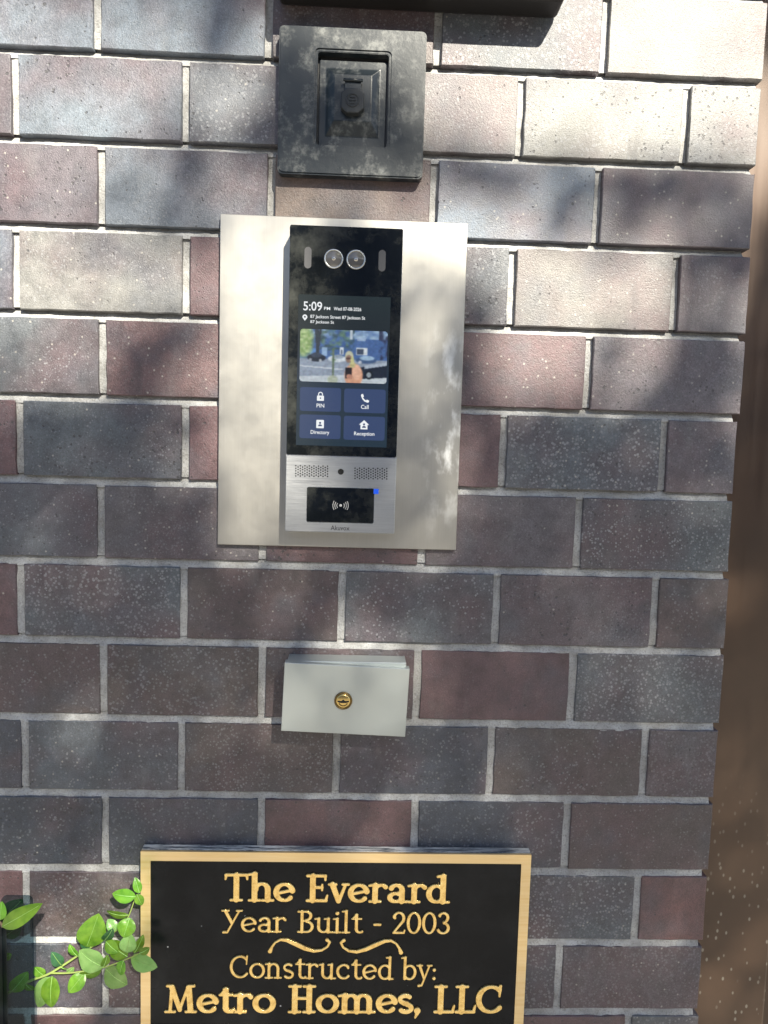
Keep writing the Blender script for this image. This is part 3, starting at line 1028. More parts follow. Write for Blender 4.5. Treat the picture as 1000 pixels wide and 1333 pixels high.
# buttons
def button(x0_, y0_, x1_, y1_, word, wx0, wx1, wy0, wy1, icon):
    a, b, c_, e = Rb(x0_, y0_, x1_, y1_, d2)
    m = MB()
    m.prism(rrect(a, b, c_, e, 0.0028, 4), -d2, -d1 + 0.0001)
    bt = m.build('button', 'screen_button', disp)
    print_text('button_text', word, wx0, wy0, wx1, wy1, d3, 'screen_white', bt)
    icon(bt)
def disc(c, r, n=16):
    return [(c[0] + r * math.cos(2 * math.pi * i / n), c[1] + r * math.sin(2 * math.pi * i / n)) for i in range(n)]
def icon_lock(bt):
    c = W(417.3, 516.5, d3)
    m = MB()
    m.ringprism(rrect(c.x - .0042, c.x + .0042, c.z - .0048, c.z + .0014, .0008, 4), [(c.x + .0009 * (q[0]), c.z - .0016 + .0009 * q[1]) for q in [(math.cos(2 * math.pi * (i / 20) - math.pi / 2 + 0.3), math.sin(2 * math.pi * (i / 20) - math.pi / 2 + 0.3)) for i in range(20)]], -d3, -d3 + .0001)
    ar = [(c.x + .0029 * math.cos(math.radians(t_)), c.z + .0030 + .0029 * math.sin(math.radians(t_))) for t_ in range(0, 181, 15)]
    ar2 = [(c.x + .0018 * math.cos(math.radians(t_)), c.z + .0030 + .0018 * math.sin(math.radians(t_))) for t_ in range(0, 181, 15)]
    ar = [(ar[0][0], c.z + .0016)] + ar + [(ar[-1][0], c.z + .0016)]
    ar2 = [(ar2[0][0], c.z + .0016)] + ar2 + [(ar2[-1][0], c.z + .0016)]
    m.prism(ar + ar2[::-1], -d3, -d3 + .0001)
    m.build('lock_icon', 'screen_white', bt)
def icon_phone(bt):
    c = W(475.3, 518.5, d3)
    pts = []
    out = [(-.0046, .0046), (-.0026, .0052), (-.0014, .0022), (-.0026, .0010), (-.0008, -.0012), (.0012, -.0026), (.0024, -.0014), (.0052, -.0028), (.0044, -.0048), (.0030, -.0052), (-.0006, -.0038), (-.0034, -.0008), (-.0050, .0030)]
    m = MB()
    m.prism([(c.x + x, c.z + z) for x, z in out][::-1], -d3, -d3 + .0001)
    m.build('phone_icon', 'screen_white', bt)
def icon_book(bt):
    c = W(416.8, 552, d3)
    m = MB()
    m.prism(rrect(c.x - .0046, c.x + .0046, c.z - .0050, c.z + .0050, .0009, 3), -d3, -d3 + .0001)
    ic_ = m.build('directory_icon', 'screen_white', bt)
    m = MB()
    m.prism(disc((c.x, c.z + .0014), .0013), -d3 - .0001, -d3 + .00005)
    m.prism([(c.x - .0026, c.z - .0026), (c.x + .0026, c.z - .0026), (c.x + .0018, c.z - .0008), (c.x, c.z - .0002), (c.x - .0018, c.z - .0008)], -d3 - .0001, -d3 + .00005)
    m.build('person_mark', 'screen_button', ic_)
def icon_house(bt):
    c = W(474, 553.5, d3)
    m = MB()
    m.prism([(c.x - .0042, c.z - .0050), (c.x + .0042, c.z - .0050), (c.x + .0042, c.z + .0005), (c.x + .0062, c.z + .0005), (c.x, c.z + .0060), (c.x - .0062, c.z + .0005), (c.x - .0042, c.z + .0005)], -d3, -d3 + .0001)
    ic_ = m.build('reception_icon', 'screen_white', bt)
    m = MB()
    m.prism(disc((c.x, c.z + .0010), .0013), -d3 - .0001, -d3 + .00005)
    m.prism([(c.x - .0025, c.z - .0032), (c.x + .0025, c.z - .0032), (c.x + .0017, c.z - .0013), (c.x, c.z - .0007), (c.x - .0017, c.z - .0013)], -d3 - .0001, -d3 + .00005)
    m.build('person_mark', 'screen_button', ic_)
button(390.5, 504.5, 444, 535.5, 'PIN', 412.2, 422.2, 525.4, 530.4, icon_lock)
button(448, 506.5, 502, 537.5, 'Call', 470, 480, 527, 532.4, icon_phone)
button(390, 540, 443.5, 571, 'Directory', 404.5, 428.8, 560.2, 566.6, icon_book)
button(447.5, 542, 501, 573, 'Reception', 461, 487.5, 562.2, 568.4, icon_house)
# faceplate: speaker holes, microphone, card reader, lettering, blue tag
for x0_, y0_ in ((385.2, 606.2), (462.3, 609.4)):
    m = MB()
    for i in range(15):
        for j in range(4 if i % 2 else 5):
            c = W(x0_ + i * 2.95, y0_ + (j + (0.5 if i % 2 else 0)) * 3.35 + i * 0.05, d + 0.0001)
            m.lathe((c.x, c.z), [(0.00095, -d - 0.00012), (0.0, -d - 0.00012)], 8)
    tag(m.build('speaker_holes', 'dark_hole', face), kind='stuff')
c = W(443.8, 614, d)
m = MB()
m.lathe((c.x, c.z), [(0.0036, -d - 0.0001), (0.0036, -d - 0.0004), (0.0028, -d - 0.0004), (0.0022, -d - 0.0002), (0.0, -d - 0.0002)], 20)
m.build('microphone_hole', 'dark_hole', face)
a, b, c_, e = Rq((400, 634), (487, 636), (486.5, 681.5), (399, 679), d)
m = MB()
m.prism(rrect(a - .0006, b + .0006, c_ - .0006, e + .0006, 0.0024, 4), -d - 0.0002, -d + 0.0002)
m.build('reader_rim', 'lens_ring', face)
m = MB()
m.prism(rrect(a, b, c_, e, 0.0020, 4), -d - 0.0005, -d + 0.0002, 0.0002, 1)
reader = m.build('card_reader', 'black_glass', face)
c = W(443.5, 658, d)
m = MB()
m.lathe((c.x, c.z), [(0.0017, -d - 0.0005), (0.0015, -d - 0.0008), (0.0, -d - 0.0008)], 14)
for sgn in (-1, 1):
    for R_, hh in ((0.0046, 38), (0.0070, 36), (0.0094, 33)):
        oa = [(c.x + sgn * (R_ + .0004) * math.cos(math.radians(t_)), c.z + (R_ + .0004) * math.sin(math.radians(t_)) * 1.05) for t_ in range(-hh, hh + 1, 6)]
        ob = [(c.x + sgn * (R_ - .0004) * math.cos(math.radians(t_)), c.z + (R_ - .0004) * math.sin(math.radians(t_)) * 1.05) for t_ in range(-hh, hh + 1, 6)]
        pts = oa + ob[::-1]
        m.prism(pts if sgn > 0 else pts[::-1], -d - 0.0008, -d - 0.0004)
m.build('contactless_icon', 'grey_print', reader)
print_text('maker_lettering', 'Akuvox', 430.5, 684.2, 455.2, 690.4, d + 0.0002, 'dark_print', face)
a, b, c_, e = Rb(486.5, 636.5, 493, 643, d)
m = MB()
m.box(a, b, -d - 0.0009, -d + 0.0001, c_, e, 0.0003, 1)
m.build('blue_tag', 'tag_blue_glow', face)  # small blue tag, given a glow of its own

# ------------------------------------------------------------------ lock box
db = 0.042
cx0, cx1, cz0, cz1 = Rq((369.5, 862.5), (532, 871), (529, 961), (367, 950), db)
lb = thing('lock_box', ((cx0 + cx1) / 2, -0.02, cz0), 'small pale steel box with a brass key lock, below the intercom', 'lock box')
bx0, bx1 = W(377, 851).x, W(527, 853).x
bz1, bz0 = W(450, 852).z, W(450, 938).z
m = MB()
m.box(bx0, bx1, -db + 0.010, -0.0012, bz0, bz1, 0.0008, 1)
m.build('back_box', 'painted_steel', lb)
# cover: a shallow tray turned a little clockwise on the box
rot = -(math.atan2(W(532, 871, db).z - W(369.5, 862.5, db).z, W(532, 871, db).x - W(369.5, 862.5, db).x))
m = MB()
bm = bmesh.new()
w2, h2, th, lip = (cx1 - cx0) / 2, (cz1 - cz0) / 2, 0.0014, 0.014
cc = Vector(((cx0 + cx1) / 2, 0, (cz0 + cz1) / 2))
def rbox(x0, x1, y0, y1, z0, z1):
    b2 = MB()
    b2.box(x0, x1, y0, y1, z0, z1, 0.0005, 1)
    Rm = Matrix.Rotation(rot, 4, 'Y')
    for q in b2.bm.verts:
        q.co = cc + (Rm @ q.co)
    me = bpy.data.meshes.new('t')
    b2.bm.to_mesh(me)
    b2.bm.free()
    m.bm.from_mesh(me)
    bpy.data.meshes.remove(me)
bm.free()
rbox(-w2, w2, -db, -db + th, -h2, h2)
rbox(-w2, w2, -db + th - 0.0002, -db + lip, h2 - th, h2 - 0.0002)
rbox(-w2, w2, -db + th - 0.0002, -db + lip, -h2 + 0.0002, -h2 + th)
rbox(-w2 + 0.0002, -w2 + th, -db + th - 0.0002, -db + lip - .0002, -h2 + th, h2 - th)
rbox(w2 - th, w2 - 0.0002, -db + th - 0.0002, -db + lip - .0002, -h2 + th, h2 - th)
cover = m.build('cover', 'painted_steel', lb)
c = W(447, 912, db)
m = MB()
m.lathe((c.x, c.z), [(0.0112, -db + 0.0005), (0.0112, -db - 0.0012), (0.0104, -db - 0.0022), (0.0094, -db - 0.0022), (0.0090, -db - 0.0012)], 36)
lk = m.build('lock_ring', 'lock_brass_dark', cover)
m = MB()
m.lathe((c.x, c.z), [(0.0091, -db - 0.0008), (0.0089, -db - 0.0020), (0.0070, -db - 0.0026), (0.0, -db - 0.0028)], 36)
m.build('lock_face', 'lock_brass', lk)
m = MB()
m.prism([(c.x - .0072, c.z - .0008), (c.x - .003, c.z - .0020), (c.x + .003, c.z - .0020), (c.x + .0072, c.z - .0008), (c.x + .0072, c.z + .0006), (c.x + .0025, c.z + .0004), (c.x, c.z + .0022), (c.x - .0025, c.z + .0004), (c.x - .0072, c.z + .0006)], -db - 0.0032, -db - 0.0018)
m.build('keyhole', 'dark_hole', lk)
m = MB()
arc = [(c.x + .0064 * math.cos(math.radians(t_)), c.z + .0064 * math.sin(math.radians(t_))) for t_ in range(205, 336, 10)]
arc2 = [(c.x + .0052 * math.cos(math.radians(t_)), c.z + .0052 * math.sin(math.radians(t_))) for t_ in range(205, 336, 10)]
m.prism(arc + arc2[::-1], -db - 0.0031, -db - 0.0018)
m.build('lock_slot', 'lock_brass_dark', lk)

# ------------------------------------------------------------------ plaque
dp = 0.017
qx0, qx1, qz0, qz1 = Rq((183.5, 1107.5), (692, 1113.5), (681, 1347), (182.5, 1347), dp)
pq = thing('name_plaque', ((qx0 + qx1) / 2, -0.01, qz0), 'black plaque with gold border and raised gold lettering about a building', 'plaque')
m = MB()
m.box(qx0, qx1, -dp + 0.0035, -0.0012, qz0, qz1, 0.0008, 1)
m.build('slab', 'plaque_side', pq)
m = MB()
m.box(qx0 + 0.0004, qx1 - 0.0004, -dp + 0.004, -0.0014, qz1 - 0.0004, qz1 + 0.0006, 0.0003, 1)
m.build('dusty_glint_top_edge', 'plaque_dust_glints', pq)
bw = 0.0128
m = MB()
m.box(qx0 + bw - 0.001, qx1 - bw + 0.001, -dp + 0.0016, -dp + 0.0034, qz0 + bw - .001, qz1 - bw + .001)
m.build('field', 'plaque_black', pq)
m = MB()
m.frame(qx0 + .0002, qx1 - .0002, qz0 + .0002, qz1 - .0002, qx0 + bw, qx1 - bw, qz0 + bw, qz1 - bw, -dp, -dp + 0.0034)
m.build('border', 'brass', pq)
# raised letters, drawn as pen strokes with serifs and traced to outlines
def seg(x0, y0, x1, y1, r0, r1=None):
    return [(x0, y0, x1, y1, r0, r0 if r1 is None else r1)]
def arc_s(cx, cy, rx, ry, a0, a1, S, T, n=18):
    out, pr = [], None
    for i in range(n + 1):
        a = math.radians(a0 + (a1 - a0) * i / n)
        p = (cx + rx * math.cos(a), cy + ry * math.sin(a), T + (S - T) * abs(math.cos(a)) ** 1.3)
        if pr:
            out.append((pr[0], pr[1], p[0], p[1], pr[2], p[2]))
        pr = p
    return out
def glyph(ch, S, T):
    """strokes and advance; cap height 1, x height .68; S and T half widths of thick and thin strokes"""
    X = 0.69
    so, sr = 0.11 + S * .35, T * 0.85           # serif reach and half height
    G = []
    def stem(x, y0, y1, b=True, t=True, tl=False, bl=True):
        G.extend(seg(x, y0 + S * .6, x, y1 - S * .6, S))
        G.extend(seg(x - S + .01, y0 + .02, x + S - .01, y0 + .02, .02)) 
        G.extend(seg(x - S + .01, y1 - .02, x + S - .01, y1 - .02, .02))
        if b:
            G.extend(seg(x - so - S * .5, y0 + sr, x + so + S * .5, y0 + sr, sr))
        if t:
            G.extend(seg(x - so - S * .5, y1 - sr, x + so + S * .5, y1 - sr, sr))
        if tl:
            G.extend(seg(x - so - S * .6, y1 - sr * 1.6, x, y1 - sr, sr, sr * 1.2))
    adv = .6
    o = so + S
    if ch == 'T':
        stem(.42, 0, 1, t=False); G.extend(seg(.05, 1 - T, .79, 1 - T, T)); G.extend(seg(.04, .80, .06, 1 - T, T * .7, T)); G.extend(seg(.80, .80, .78, 1 - T, T * .7, T)); adv = .84
    elif ch == 'h':
        stem(o - .04, 0, 1.04, t=False, tl=True); c = o + .18; G.extend(arc_s(c + .03, .43, .215, X - .43 - T, 180, 0, S, T)); stem(c + .245, 0, .46, t=False); adv = c + .245 + o - .03
    elif ch in 'nm':
        stem(o - .04, 0, X, t=False, tl=True); x = o - .04
        for _ in range(1 if ch == 'n' else 2):
            G.extend(arc_s(x + .215, .43, .215, X - .43 - T, 180, 0, S, T)); x += .43; stem(x, 0, .46, t=False)
        adv = x + o
    elif ch == 'u':
        stem(o - .04, .25, X, b=False, t=False, tl=True); x = o - .04; G.extend(arc_s(x + .215, .25, .215, .25 - T, 180, 360, S, T)); stem(x + .43, 0, X, b=False, t=False, tl=True)
        G.extend(seg(x + .43, sr, x + .43 + o, sr, sr)); adv = x + .43 + o
    elif ch == 'e':
        G.extend(arc_s(.36, .34, .29, .34 - T, 12, 318, S, T, 26)); G.extend(seg(.09, .30, .635, .42, T)); adv = .72
    elif ch == 'o':
        G.extend(arc_s(.38, .34, .31, .34 - T, 0, 360, S, T, 30)); adv = .76
    elif ch == 'c':
        G.extend(arc_s(.37, .34, .30, .34 - T, 50, 318, S, T, 24)); G.extend(seg(.55, .56, .58, .50, S * .9, S * .7)); adv = .68
    elif ch == 'a':
        stem(.50, .0, .46, b=False, t=False); G.extend(seg(.50, sr, .50 + o * .85, sr, sr)); G.extend(arc_s(.30, .46, .20, X - .46 - T, 0, 155, S, T)); G.extend(arc_s(.28, .195, .21, .195 - T, 60, 330, S * .9, T)); G.extend(seg(.38, .37, .50, .40, T)); adv = .50 + o * .9
    elif ch == 'r':
        stem(o - .04, 0, X, t=False, tl=True); x = o - .04; G.extend(arc_s(x + .22, .42, .22, X - .42 - T, 175, 60, S * .8, T)); G.extend(seg(x + .33, .60, x + .37, .57, T * 1.5, S * .8)); adv = x + .44
    elif ch == 'd':
        G.extend(arc_s(.34, .34, .27, .34 - T, 35, 325, S, T, 24)); stem(.57, 0, 1.04, b=False, t=False, tl=True); G.extend(seg(.57, sr, .57 + o * .9, sr, sr)); adv = .57 + o
    elif ch == 'b':
        stem(o - .04, .02, 1.04, b=False, t=False, tl=True); x = o - .04; G.extend(arc_s(x + .23, .34, .27, .34 - T, -145, 145, S, T, 24)); adv = x + .56
    elif ch == 'v':
        G.extend(seg(.12, X - T, .34, T, S, S * .9)); G.extend(seg(.58, X - T, .36, T, T, T * 1.2)); G.extend(seg(.0, X - sr, .25, X - sr, sr)); G.extend(seg(.48, X - sr, .69, X - sr, sr)); adv = .68
    elif ch == 'y':
        G.extend(seg(.12, X - T, .35, .06, S, S * .8)); G.extend(seg(.60, X - T, .25, -.24, T, T)); G.extend(seg(.25, -.24, .10, -.26, T, T * 1.4)); G.extend(seg(.0, X - sr, .25, X - sr, sr)); G.extend(seg(.50, X - sr, .71, X - sr, sr)); adv = .70
    elif ch == 's':
        G.extend(arc_s(.27, .50, .19, .18 - T, 40, 250, S * .75, S * .75)); G.extend(arc_s(.29, .18, .20, .18 - T, 75, -145, S * .8, S * .75)); G.extend(seg(.22, .36, .34, .335, S * .8)); adv = .56
    elif ch == 't':
        stem(.24, .16, .88, b=False, t=False); G.extend(arc_s(.40, .18, .16, .18 - T, 180, 310, S, T)); G.extend(seg(.04, X - sr, .46, X - sr, sr)); G.extend(seg(.07, X - .03, .24, .86, T * .7)); adv = .52
    elif ch == 'i':
        stem(o - .02, 0, X, t=False, tl=True); G.extend(seg(o - .03, .90, o - .01, .90, S * 1.15)); adv = 2 * o - .02
    elif ch == 'l':
        stem(o - .02, 0, 1.04, t=False, tl=True); adv = 2 * o - .02
    elif ch == 'E':
        stem(.22, 0, 1, b=False, t=False); G.extend(seg(.03, T, .70, T, T)); G.extend(seg(.03, 1 - T, .66, 1 - T, T)); G.extend(seg(.22, .53, .55, .53, T)); G.extend(seg(.55, .43, .55, .63, T * .7)); G.extend(seg(.66, .80, .655, 1 - T, T * .7, T)); G.extend(seg(.735, .24, .69, T, T * .7, T)); adv = .78
    elif ch == 'Y':
        G.extend(seg(.14, 1 - T, .43, .42, S, S)); G.extend(seg(.76, 1 - T, .24, -.02, T, T)); G.extend(seg(.0, 1 - sr, .30, 1 - sr, sr)); G.extend(seg(.64, 1 - sr, .88, 1 - sr, sr)); G.extend(seg(.24, -.02, .06, -.02, T, T * 1.2)); adv = .80
    elif ch == 'B':
        stem(.20, 0, 1, b=False, t=False); G.extend(seg(.03, T, .40, T, T)); G.extend(seg(.03, 1 - T, .38, 1 - T, T)); G.extend(seg(.2, .54, .40, .54, T)); G.extend(arc_s(.37, .77, .22, .23 - T, -90, 90, S, T)); G.extend(arc_s(.40, .27, .26, .27 - T, -90, 90, S, T)); adv = .76
    elif ch == 'C':
        G.extend(arc_s(.50, .50, .43, .50 - T, 48, 318, S, T, 28)); G.extend(seg(.80, .62, .82, .98, T * .7, T)); adv = .90
    elif ch == 'M':
        G.extend(seg(.20, T, .26, 1 - T, T * 1.1)); G.extend(seg(.26, 1 - S, .53, .12, S * .95, S * .8)); G.extend(seg(.53, .12, .82, 1 - T, T)); G.extend(seg(.84, 1 - S, .90, S, S)); G.extend(seg(.04, sr, .36, sr, sr)); G.extend(seg(.74, sr, 1.08, sr, sr)); G.extend(seg(.10, 1 - sr, .28, 1 - sr, sr)); G.extend(seg(.82, 1 - sr, 1.02, 1 - sr, sr)); adv = 1.12
    elif ch == 'H':
        stem(o, 0, 1); stem(o + .50, 0, 1); G.extend(seg(o, .53, o + .50, .53, T)); adv = 2 * o + .50
    elif ch == 'L':
        stem(.22, 0, 1, b=False); G.extend(seg(.03, T, .66, T, T)); G.extend(seg(.70, .27, .65, T, T * .7, T)); adv = .73
    elif ch == '2':
        G.extend(arc_s(.30, .70, .22, .30 - T, 165, -30, S, T)); G.extend(seg(.485, .57, .08, T * 1.2, S * .9, T)); G.extend(seg(.07, T, .54, T, T * 1.1)); G.extend(seg(.54, T, .57, .16, T * .8)); G.extend(seg(.09, .74, .12, .72, S * .9)); adv = .62
    elif ch == '0':
        G.extend(arc_s(.33, .50, .26, .50 - T, 0, 360, S, T, 32)); adv = .66
    elif ch == '3':
        G.extend(arc_s(.27, .75, .20, .25 - T, 150, -85, S, T)); G.extend(arc_s(.27, .27, .24, .27 - T, 85, -155, S, T)); G.extend(seg(.09, .84, .11, .82, S * .8)); G.extend(seg(.06, .16, .08, .14, S * .8)); adv = .60
    elif ch == '-':
        G.extend(seg(.06, .40, .32, .40, T * 1.3)); adv = .38
    elif ch == ':':
        G.extend(seg(.10, .08, .11, .08, S * 1.1)); G.extend(seg(.10, .46, .11, .46, S * 1.1)); adv = .22
    elif ch == ',':
        G.extend(seg(.12, .09, .13, .08, S * 1.1)); G.extend(seg(.15, .06, .06, -.16, S * .8, T * .6)); adv = .28
    elif ch == '~':      # flourish, drawn over a unit width
        pts = [(0.02, -.11, .05), (.05, -.03, .028), (.10, .05, .022), (.18, .10, .03), (.28, .09, .045), (.42, .02, .055), (.56, -.055, .052), (.70, -.10, .04), (.82, -.085, .03), (.91, -.02, .024), (.945, .06, .026), (.90, .10, .042)]
        for a_, b_ in zip(pts, pts[1:]):
            G.append((a_[0], a_[1], b_[0], b_[1], a_[2] * .62, b_[2] * .62))
        adv = 1.0
    return G, adv
def outline(G, res):
    A = np.array(G)
    mn = (A[:, [0, 1]].min(0) - .25, A[:, [2, 3]].min(0) - .25)
    mxv = (A[:, [0, 1]].max(0) + .25, A[:, [2, 3]].max(0) + .25)
    lo, hi = np.minimum(*mn), np.maximum(*mxv)
    nx, ny = int((hi[0] - lo[0]) / res) + 2, int((hi[1] - lo[1]) / res) + 2
    X, Y = np.meshgrid(lo[0] + np.arange(nx) * res, lo[1] + np.arange(ny) * res)
    D = np.full(X.shape, 9.0)
    for x0, y0, x1, y1, r0, r1 in G:
        dx, dy = x1 - x0, y1 - y0
        L = dx * dx + dy * dy + 1e-9
        t_ = np.clip(((X - x0) * dx + (Y - y0) * dy) / L, 0, 1)
        D = np.minimum(D, np.hypot(X - x0 - t_ * dx, Y - y0 - t_ * dy) - (r0 + (r1 - r0) * t_))
    D += 1e-6
    nxt = {}
    def pt(e):
        (i, j, k) = e
        if k == 0:
            f = D[j, i] / (D[j, i] - D[j, i + 1])
            return (X[j, i] + f * res, Y[j, i])
        f = D[j, i] / (D[j, i] - D[j + 1, i])
        return (X[j, i], Y[j, i] + f * res)
    I = D < 0
    cells = np.argwhere((I[:-1, :-1].astype(int) + I[1:, :-1] + I[:-1, 1:] + I[1:, 1:]) % 4 != 0)
    for j, i in cells:
        code = I[j, i] | (I[j, i + 1] << 1) | (I[j + 1, i + 1] << 2) | (I[j + 1, i] << 3)
        b, r, t_, l = (i, j, 0), (i + 1, j, 1), (i, j + 1, 0), (i, j, 1)
        segs = {1: [(b, l)], 2: [(r, b)], 3: [(r, l)], 4: [(t_, r)], 5: [(b, l), (t_, r)], 6: [(t_, b)], 7: [(t_, l)], 8: [(l, t_)], 9: [(b, t_)], 10: [(r, b), (l, t_)], 11: [(r, t_)], 12: [(l, r)], 13: [(b, r)], 14: [(l, b)]}[int(code)]
        for a_, c_ in segs:
            nxt[a_] = c_
    loops = []
    while nxt:
        s0 = next(iter(nxt))
        e = s0
        lp = []
        while e in nxt:
            lp.append(pt(e))
            e = nxt.pop(e)
        if len(lp) > 6:
            loops.append(lp)
    return loops
CACHE = {}
def letter_mesh(ch, bold, sx, sz, height, bevel):
    """raised solid letter: local x right, z up, front towards -Y"""
    key = (ch, bold, round(sx, 5), round(sz, 5))
    if key not in CACHE:
        S, T = (0.098, 0.050) if bold else (0.062, 0.038)
        G, adv = glyph(ch, S, T)
        loops = outline(G, 0.022 if ch != '~' else 0.008)
        cu = bpy.data.curves.new('letter', 'CURVE')
        cu.dimensions = '2D'
        cu.fill_mode = 'BOTH'
        cu.extrude = height / 2
        cu.bevel_depth = bevel
        cu.bevel_resolution = 1
        cu.offset = -bevel * 0.6
        for lp in loops:
            sp = cu.splines.new('POLY')
            sp.points.add(len(lp) - 1)
            sp.points.foreach_set('co', np.array([(x * sx, y * sz, 0, 1) for x, y in lp], np.float32).ravel())
            sp.use_cyclic_u = True
        o = bpy.data.objects.new('letter', cu)
        COL.objects.link(o)
        me = bpy.data.meshes.new_from_object(o.evaluated_get(bpy.context.evaluated_depsgraph_get()))
        bpy.data.objects.remove(o)
        for q in me.vertices:
            q.co = (q.co.x, -q.co.z, q.co.y)
        me.materials.clear()
        me.materials.append(MATS['letter_brass'])
        CACHE[key] = (me, adv)
    return CACHE[key]
def letter_line(text, bold, xl, yl, xr, yr, cap_px, gap, space):
    S, T = (0.098, 0.050) if bold else (0.062, 0.038)
    a, b = W(xl, yl, dp), W(xr, yr, dp)
    sz = (W(xl, yl - cap_px, dp) - a).length
    pos, x = [], 0.0
    for ch in text:
        if ch == ' ':
            x += space
            continue
        adv = glyph(ch, S, T)[1]
        pos.append((ch, x))
        x += adv + gap
    tot = x - gap
    sx = (b.x - a.x) / tot
    for ch, xx in pos:
        me, _ = letter_mesh(ch, bold, sx, sz, 0.0018, 0.0007)
        o = bpy.data.objects.new('letter', me)
        COL.objects.link(o)
        o.parent = pq
        f = xx / tot
        o.location = Vector((a.x + xx * sx, -dp + 0.0008, a.z + (b.z - a.z) * f)) - base_of(pq)
letter_line('The Everard', True, 292, 1173, 585, 1176, 36, 0.015, 0.40)
letter_line('Year Built - 2003', False, 289, 1213, 586, 1216, 28.5, 0.03, 0.44)
letter_line('Constructed by:', False, 299, 1273, 568, 1276, 29, 0.03, 0.36)
letter_line('Metro Homes, LLC', True, 214, 1318.5, 653, 1319, 36.5, 0.015, 0.42)
for xa, xb, yy, mir in ((350, 434, 1230.5, 1), (524, 439, 1232, -1)):
    a, b = W(xa, yy, dp), W(xb, yy, dp)
    L = abs(b.x - a.x)
    me, _ = letter_mesh('~', True, L * mir, L * 0.92, 0.0018, 0.0007)
    if mir < 0:
        me.flip_normals()
    o = bpy.data.objects.new('scroll', me)
    COL.objects.link(o)
    o.parent = pq
    o.location = Vector((a.x, -dp + 0.0008, a.z)) - base_of(pq)

# ------------------------------------------------------------------ shrub at the lower left
def Z7(x, y, d):           # positions read off an enlarged view of the lower left corner
    return W(x * 0.23, 1100 + y * 0.23, d)
pb = W(-60, 1333, 0.07)
shrub = thing('shrub', (pb.x - 0.06, -0.08, 0.0), 'small leafy green shrub reaching across the bricks to the plaque', 'shrub')
SB = base_of(shrub)
def bez(pts, n=6):
    out = []
    P_ = [Vector(p) for p in pts]
    for i in range(len(P_) - 1):
        p0, p1, p2, p3 = P_[max(i - 1, 0)], P_[i], P_[i + 1], P_[min(i + 2, len(P_) - 1)]
        for k in range(n):
            t_ = k / n
            out.append(0.5 * ((2 * p1) + (p2 - p0) * t_ + (2 * p0 - 5 * p1 + 4 * p2 - p3) * t_ ** 2 + (3 * p1 - p0 - 3 * p2 + p3) * t_ ** 3))
    return out + [P_[-1]]
def stem(pts, r0, r1, mat='stem_green'):
    q = bez(pts)
    m = MB()
    m.tube(q, [r0 + (r1 - r0) * i / (len(q) - 1) for i in range(len(q))], 7)
    return m.build('stem', mat, shrub)
root = Vector((SB.x, -0.085, 0.0))
j0 = Z7(40, 840, 0.045)
stem([root, Vector((SB.x + .005, -0.09, 0.25)), Vector((SB.x + .015, -0.08, 0.50)), Z7(-200, 985, 0.06), j0], 0.006, 0.0017, 'stem_brown')
stem([j0, Z7(180, 765, 0.042), Z7(285, 725, 0.040), Z7(450, 620, 0.036), Z7(580, 535, 0.034), Z7(660, 482, 0.034), Z7(722, 415, 0.034), Z7(768, 292, 0.032)], 0.0018, 0.0007)
stem([Z7(285, 725, 0.040), Z7(370, 725, 0.044), Z7(445, 718, 0.046), Z7(590, 692, 0.044), Z7(720, 645, 0.040), Z7(790, 612, 0.038)], 0.0012, 0.0006)
stem([Vector((SB.x + .005, -0.09, 0.25)), Vector((SB.x + .02, -0.12, 0.50)), Vector((SB.x + .03, -0.10, 0.72)), Z7(-60, 520, 0.085), Z7(15, 465, 0.085)], 0.004, 0.001, 'stem_brown')
def leaf(base, tip, width, mat, tilt=0.0, curl=0.16, fold=0.25, parent=shrub):
    """one leaf from base to tip with a midrib; tilt turns the blade about its own axis"""
    ax = tip - base
    L = ax.length
    ax.normalize()
    toward = Vector((0, -1, 0))
    nrm = (toward - ax * toward.dot(ax)).normalized()
    nrm = Matrix.Rotation(tilt, 3, ax) @ nrm
    side = ax.cross(nrm)
    n, k = 12, 3
    V, F = [], []
    for i in range(n + 1):
        t_ = i / n
        w = width * 0.5 * (math.sin(math.pi * min(1, t_ ** 0.85)) ** 0.72) * (1.0 if t_ < .999 else 0) + (0.0006 if i in (0,) else 0)
        for j in range(-k, k + 1):
            s_ = j / k
            hgt = curl * L * math.sin(math.pi * t_) * 0.5 + fold * abs(s_) * w + 0.03 * w * math.sin(t_ * 19 + j) - 0.18 * abs(s_) ** 3 * w * (1 if fold < .3 else .3)
            V.append(base + ax * (L * t_) + side * (s_ * w) + nrm * hgt)
    m_ = 2 * k + 1
    for i in range(n):
        for j in range(2 * k):
            F.append((i * m_ + j, i * m_ + j + 1, (i + 1) * m_ + j + 1, (i + 1) * m_ + j))
    me = bpy.data.meshes.new('leaf')
    me.from_pydata([q - SB for q in V], [], F)
    for f in me.polygons:
        f.use_smooth = True
    o = link_mesh('leaf', me, mat, parent)
    # midrib and side veins
    rib = [base + ax * (L * (i / n)) + nrm * (curl * L * math.sin(math.pi * i / n) * 0.5 + 0.0002) for i in range(n)]
    mb = MB()
    mb.tube(rib, [0.00055 * (1 - .7 * i / n) for i in range(n)], 5)
    mb.build('midrib', 'leaf_vein', o)
    return o
S7 = 0.23 * 0.00097
